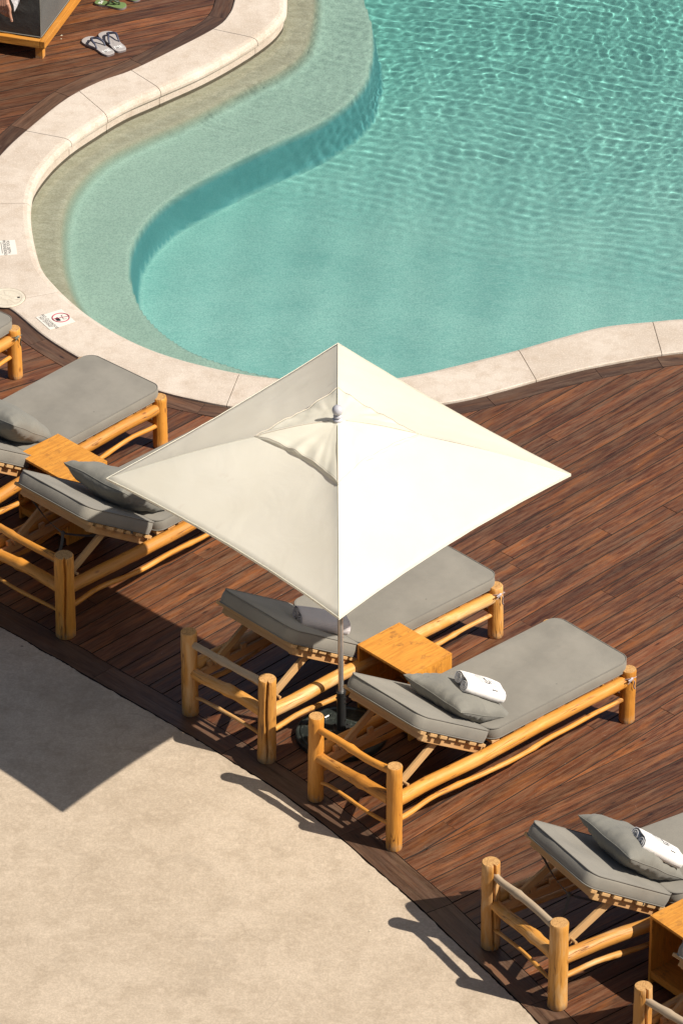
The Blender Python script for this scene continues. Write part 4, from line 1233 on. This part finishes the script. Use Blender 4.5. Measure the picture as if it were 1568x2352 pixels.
def pxz(px, py, xl):
    """world point seen at (px,py) lying in the vertical plane local x = xl of the day bed"""
    o = Vector((0, 0, CH)); g = back(px, py); d = Vector((g[0], g[1], -CH))
    n = Vector((math.cos(ang), math.sin(ang), 0)); k = ((bed((xl, 0, 0))-o).dot(n))/d.dot(n)
    return o+d*k
def skin():
    s = NT('skin'); o = s.coord('Object'); n = s.noise(o, 60, 4, .6)
    c = s.mix(s.ramp(n, [(.35, 0), (.65, 1)]), (.40,.19,.12), (.50,.26,.17))
    s.bsdf(c, .5, s.bump(n, .2, .001), spec=.4); return s.m
M['skin'] = skin()
mb = MB()
wr_ = pxz(8, -28, -.045); palm = pxz(11, 12, -.075)
shoulder = bed((.62, 1.02, .80)); elbow = bed((.22, .98, .72))
tube(mb, catmull([shoulder, shoulder.lerp(elbow, .5), elbow, elbow.lerp(wr_, .55)+Vector((0,0,.03)), wr_, wr_.lerp(palm, .4)], 5),
     [.050-.022*min(1, k/25) for k in range(26)], 14)
# palm, a flattened block of overlapping tubes
side_ = Vector((math.cos(ang-PI/2), math.sin(ang-PI/2), 0))      # towards the right of the picture
fwd = Vector((-math.cos(ang), -math.sin(ang), 0))                # out from the front face
for k, off in enumerate((-.030, -.012, .008, .026)):
    tube(mb, [wr_+side_*off*.5, palm+side_*off*1.0+fwd*.004, palm+side_*off*1.15+Vector((0,0,-.028))], [.018, .020, .017], 10)
base = palm+Vector((0, 0, -.025))
for k, (off, l, cu_) in enumerate(((-.036, .062, .030), (-.014, .074, .026), (.008, .076, .022), (.028, .066, .016))):
    p0 = base+side_*off; p1 = p0+Vector((0,0,-l*.48))+fwd*.006+side_*.006; p2 = p1+Vector((0,0,-l*.34))-fwd*cu_*.35+side_*.008; p3 = p2+Vector((0,0,-l*.24))-fwd*cu_*.5+side_*.006
    tube(mb, catmull([p0, p1, p2, p3], 4), [.0105-.003*min(1, i/12) for i in range(13)], 10)
tp = pxz(28, 50, -.095); tm = pxz(23, 30, -.09); tb = palm+side_*.030+Vector((0,0,.02))+fwd*.008
tube(mb, catmull([tb, tb.lerp(tm, .55)+side_*.006, tm, tp], 5), [.017-.006*min(1, i/15) for i in range(16)], 12)
# rest of the body lies on the cushion, off the picture
pel = bed((1.15, .92, .74)); ch = bed((.70, .90, .78)); nk = bed((.45, .90, .80)); hd = bed((.27, .90, .84))
def ell(mb, c, r, n=14):
    vs = [(c.x+r[0]*math.sin(PI*i/n)*math.cos(2*PI*j/(2*n)), c.y+r[1]*math.sin(PI*i/n)*math.sin(2*PI*j/(2*n)), c.z+r[2]*math.cos(PI*i/n)) for i in range(n+1) for j in range(2*n)]
    mb.add(vs, [(i*2*n+j, (i+1)*2*n+j, (i+1)*2*n+(j+1) % (2*n), i*2*n+(j+1) % (2*n)) for i in range(n) for j in range(2*n)], None, 0, True)
tube(mb, catmull([pel+(pel-ch)*.15, pel, ch.lerp(pel, .5), ch, ch.lerp(nk, .6)], 5), [.10, .12, .14, .145, .14, .135, .128, .122, .12, .122, .125, .13, .138, .145, .15, .15, .145, .13, .11, .08, .06], 20)
tube(mb, [ch.lerp(nk, .5), nk, hd], [.06, .052, .055], 14); ell(mb, hd, (.085, .085, .11))
for sg in (-1, 1):
    hip = pel+side_*.09*sg; kn = bed((1.58, .92-sg*.12, .70)); an = bed((1.98, .92-sg*.13, .66)); ft = bed((2.03, .92-sg*.15, .80))
    tube(mb, catmull([hip, hip.lerp(kn, .5), kn, kn.lerp(an, .4), an], 5), [.088-.052*i/20 for i in range(21)], 14)
    tube(mb, [an+Vector((0,0,-.03)), an.lerp(ft, .5), ft], [.036, .036, .026], 12)
sh2 = bed((.62, .72, .80)); tube(mb, catmull([sh2, bed((.80, .62, .70)), bed((1.0, .70, .70)), bed((1.08, .78, .72))], 5), [.05-.02*i/15 for i in range(16)], 12)
pers = mb.build('person', M['skin']); tag(pers, 'person lying on the day bed in white, a hand hanging down over the cushion', 'person')
rm = pers.modifiers.new('fuse', 'REMESH'); rm.mode = 'VOXEL'; rm.voxel_size = .0042; rm.use_smooth_shade = True
sm = pers.modifiers.new('soft', 'SMOOTH'); sm.factor = .5; sm.iterations = 3
# thumb nail
mb = MB(); nl = tp.lerp(tm, .25)+side_*.0085+fwd*.006
ell(mb, nl, (.0045, .0045, .009), 8); mb.build('nail', plain('nail', (.62,.40,.32), .25), pers)
# white top: round the torso, one corner hanging over the cushion edge
M['cloth'] = towel_mat('white_cloth', (.80,.78,.78), 0)
mb = MB()
tube(mb, catmull([pel+(ch-pel)*.1, pel.lerp(ch, .5), ch, ch.lerp(nk, .5)], 5), [.150, .158, .160, .158, .155, .150, .150, .152, .156, .160, .166, .168, .160, .140, .115, .09], 26, .05, 5)
tube(mb, catmull([shoulder.lerp(ch, .4), shoulder, shoulder.lerp(elbow, .7)], 5), [.085, .08, .078, .076, .074, .072, .070, .070, .069, .068, .068], 16, .06, 6)
q = [pxz(x, y, xl) for x, y, xl in ((18, -30, -.03), (27, 2, -.045), (32, 12, -.05), (33.5, 27, -.05), (40, 15, -.04), (46, 0, -.03), (50, -34, .0))]
vs = [tuple(p) for p in q]+[tuple(p-fwd*.006) for p in q]; n = len(q)
mb.add(vs, [tuple(range(n)), tuple(reversed(range(n, 2*n)))]+[(i, n+i, n+(i+1) % n, (i+1) % n) for i in range(n)], None)
mb.build('white_top', M['cloth'], pers)
# ---------------------------------------------------------------- small litter
M['leaf'] = plain('dry_bit', (.70,.62,.45), .8)
def crumb(px, py, r, label):
    p = back(px, py); mb = MB(); n = 7
    vs = [(r*random.uniform(.6, 1.3)*math.cos(2*PI*k/n), r*random.uniform(.5, 1)*math.sin(2*PI*k/n), .002) for k in range(n)]+[(0, 0, .007)]
    mb.add(vs, [(k, (k+1) % n, n) for k in range(n)]+[tuple(reversed(range(n)))], None)
    o = mb.build('paper_scrap', M['leaf'], loc=(p[0], p[1], .001)); tag(o, label, 'litter')
crumb(142, 82, .010, 'tiny pale scrap on the deck left of the grey flip-flops, upper one')
crumb(141, 90, .007, 'tiny pale scrap on the deck left of the grey flip-flops, lower one')
crumb(849, 2139, .008, 'tiny scrap lying on the concrete walkway below the loungers')
# ---------------------------------------------------------------- light, camera, render
sc = bpy.context.scene
w = bpy.data.worlds.new('World'); sc.world = w; w.use_nodes = True
nt = w.node_tree; bg = nt.nodes['Background']
sky = nt.nodes.new('ShaderNodeTexSky'); sky.sky_type = 'NISHITA'; sky.sun_disc = False
SEL = math.radians(46); SAZ = math.radians(-23)
sky.sun_elevation = SEL; sky.sun_rotation = PI/2 - SAZ
sky.air_density = 1.0; sky.dust_density = 1.5; sky.ozone_density = 1.0
nt.links.new(sky.outputs[0], bg.inputs[0]); bg.inputs[1].default_value = 0.05
L = bpy.data.lights.new('sun', 'SUN'); L.energy = 5.0; L.angle = math.radians(.53); L.color = (1, .935, .835)
lo = bpy.data.objects.new('sun', L); C.objects.link(lo)
d = Vector((-math.cos(SEL)*math.cos(SAZ), -math.cos(SEL)*math.sin(SAZ), -math.sin(SEL)))
lo.rotation_euler = d.to_track_quat('-Z', 'Y').to_euler(); lo.location = (12, 26, 14)
L.cycles.is_caustics_light = True
cam = bpy.data.cameras.new('camera'); co = bpy.data.objects.new('camera', cam); C.objects.link(co)
co.location = (0, 0, CH); co.rotation_euler = (PI/2-TH, 0, 0)
cam.sensor_fit = 'VERTICAL'; cam.sensor_height = 24; cam.lens = 24*FP/2352; cam.clip_end = 3000; cam.clip_start = .5
sc.camera = co
vs = sc.view_settings; vs.view_transform = 'Standard'; vs.look = 'None'; vs.gamma = 1; vs.exposure = 0.52
cy = sc.cycles; cy.max_bounces = 8; cy.diffuse_bounces = 4; cy.glossy_bounces = 4; cy.transmission_bounces = 6; cy.transparent_max_bounces = 8
cy.caustics_refractive = True; cy.caustics_reflective = False; cy.sample_clamp_indirect = 6
cy.use_denoising = True
try: cy.denoiser = 'OPENIMAGEDENOISE'; cy.denoising_prefilter = 'ACCURATE'
except Exception: pass
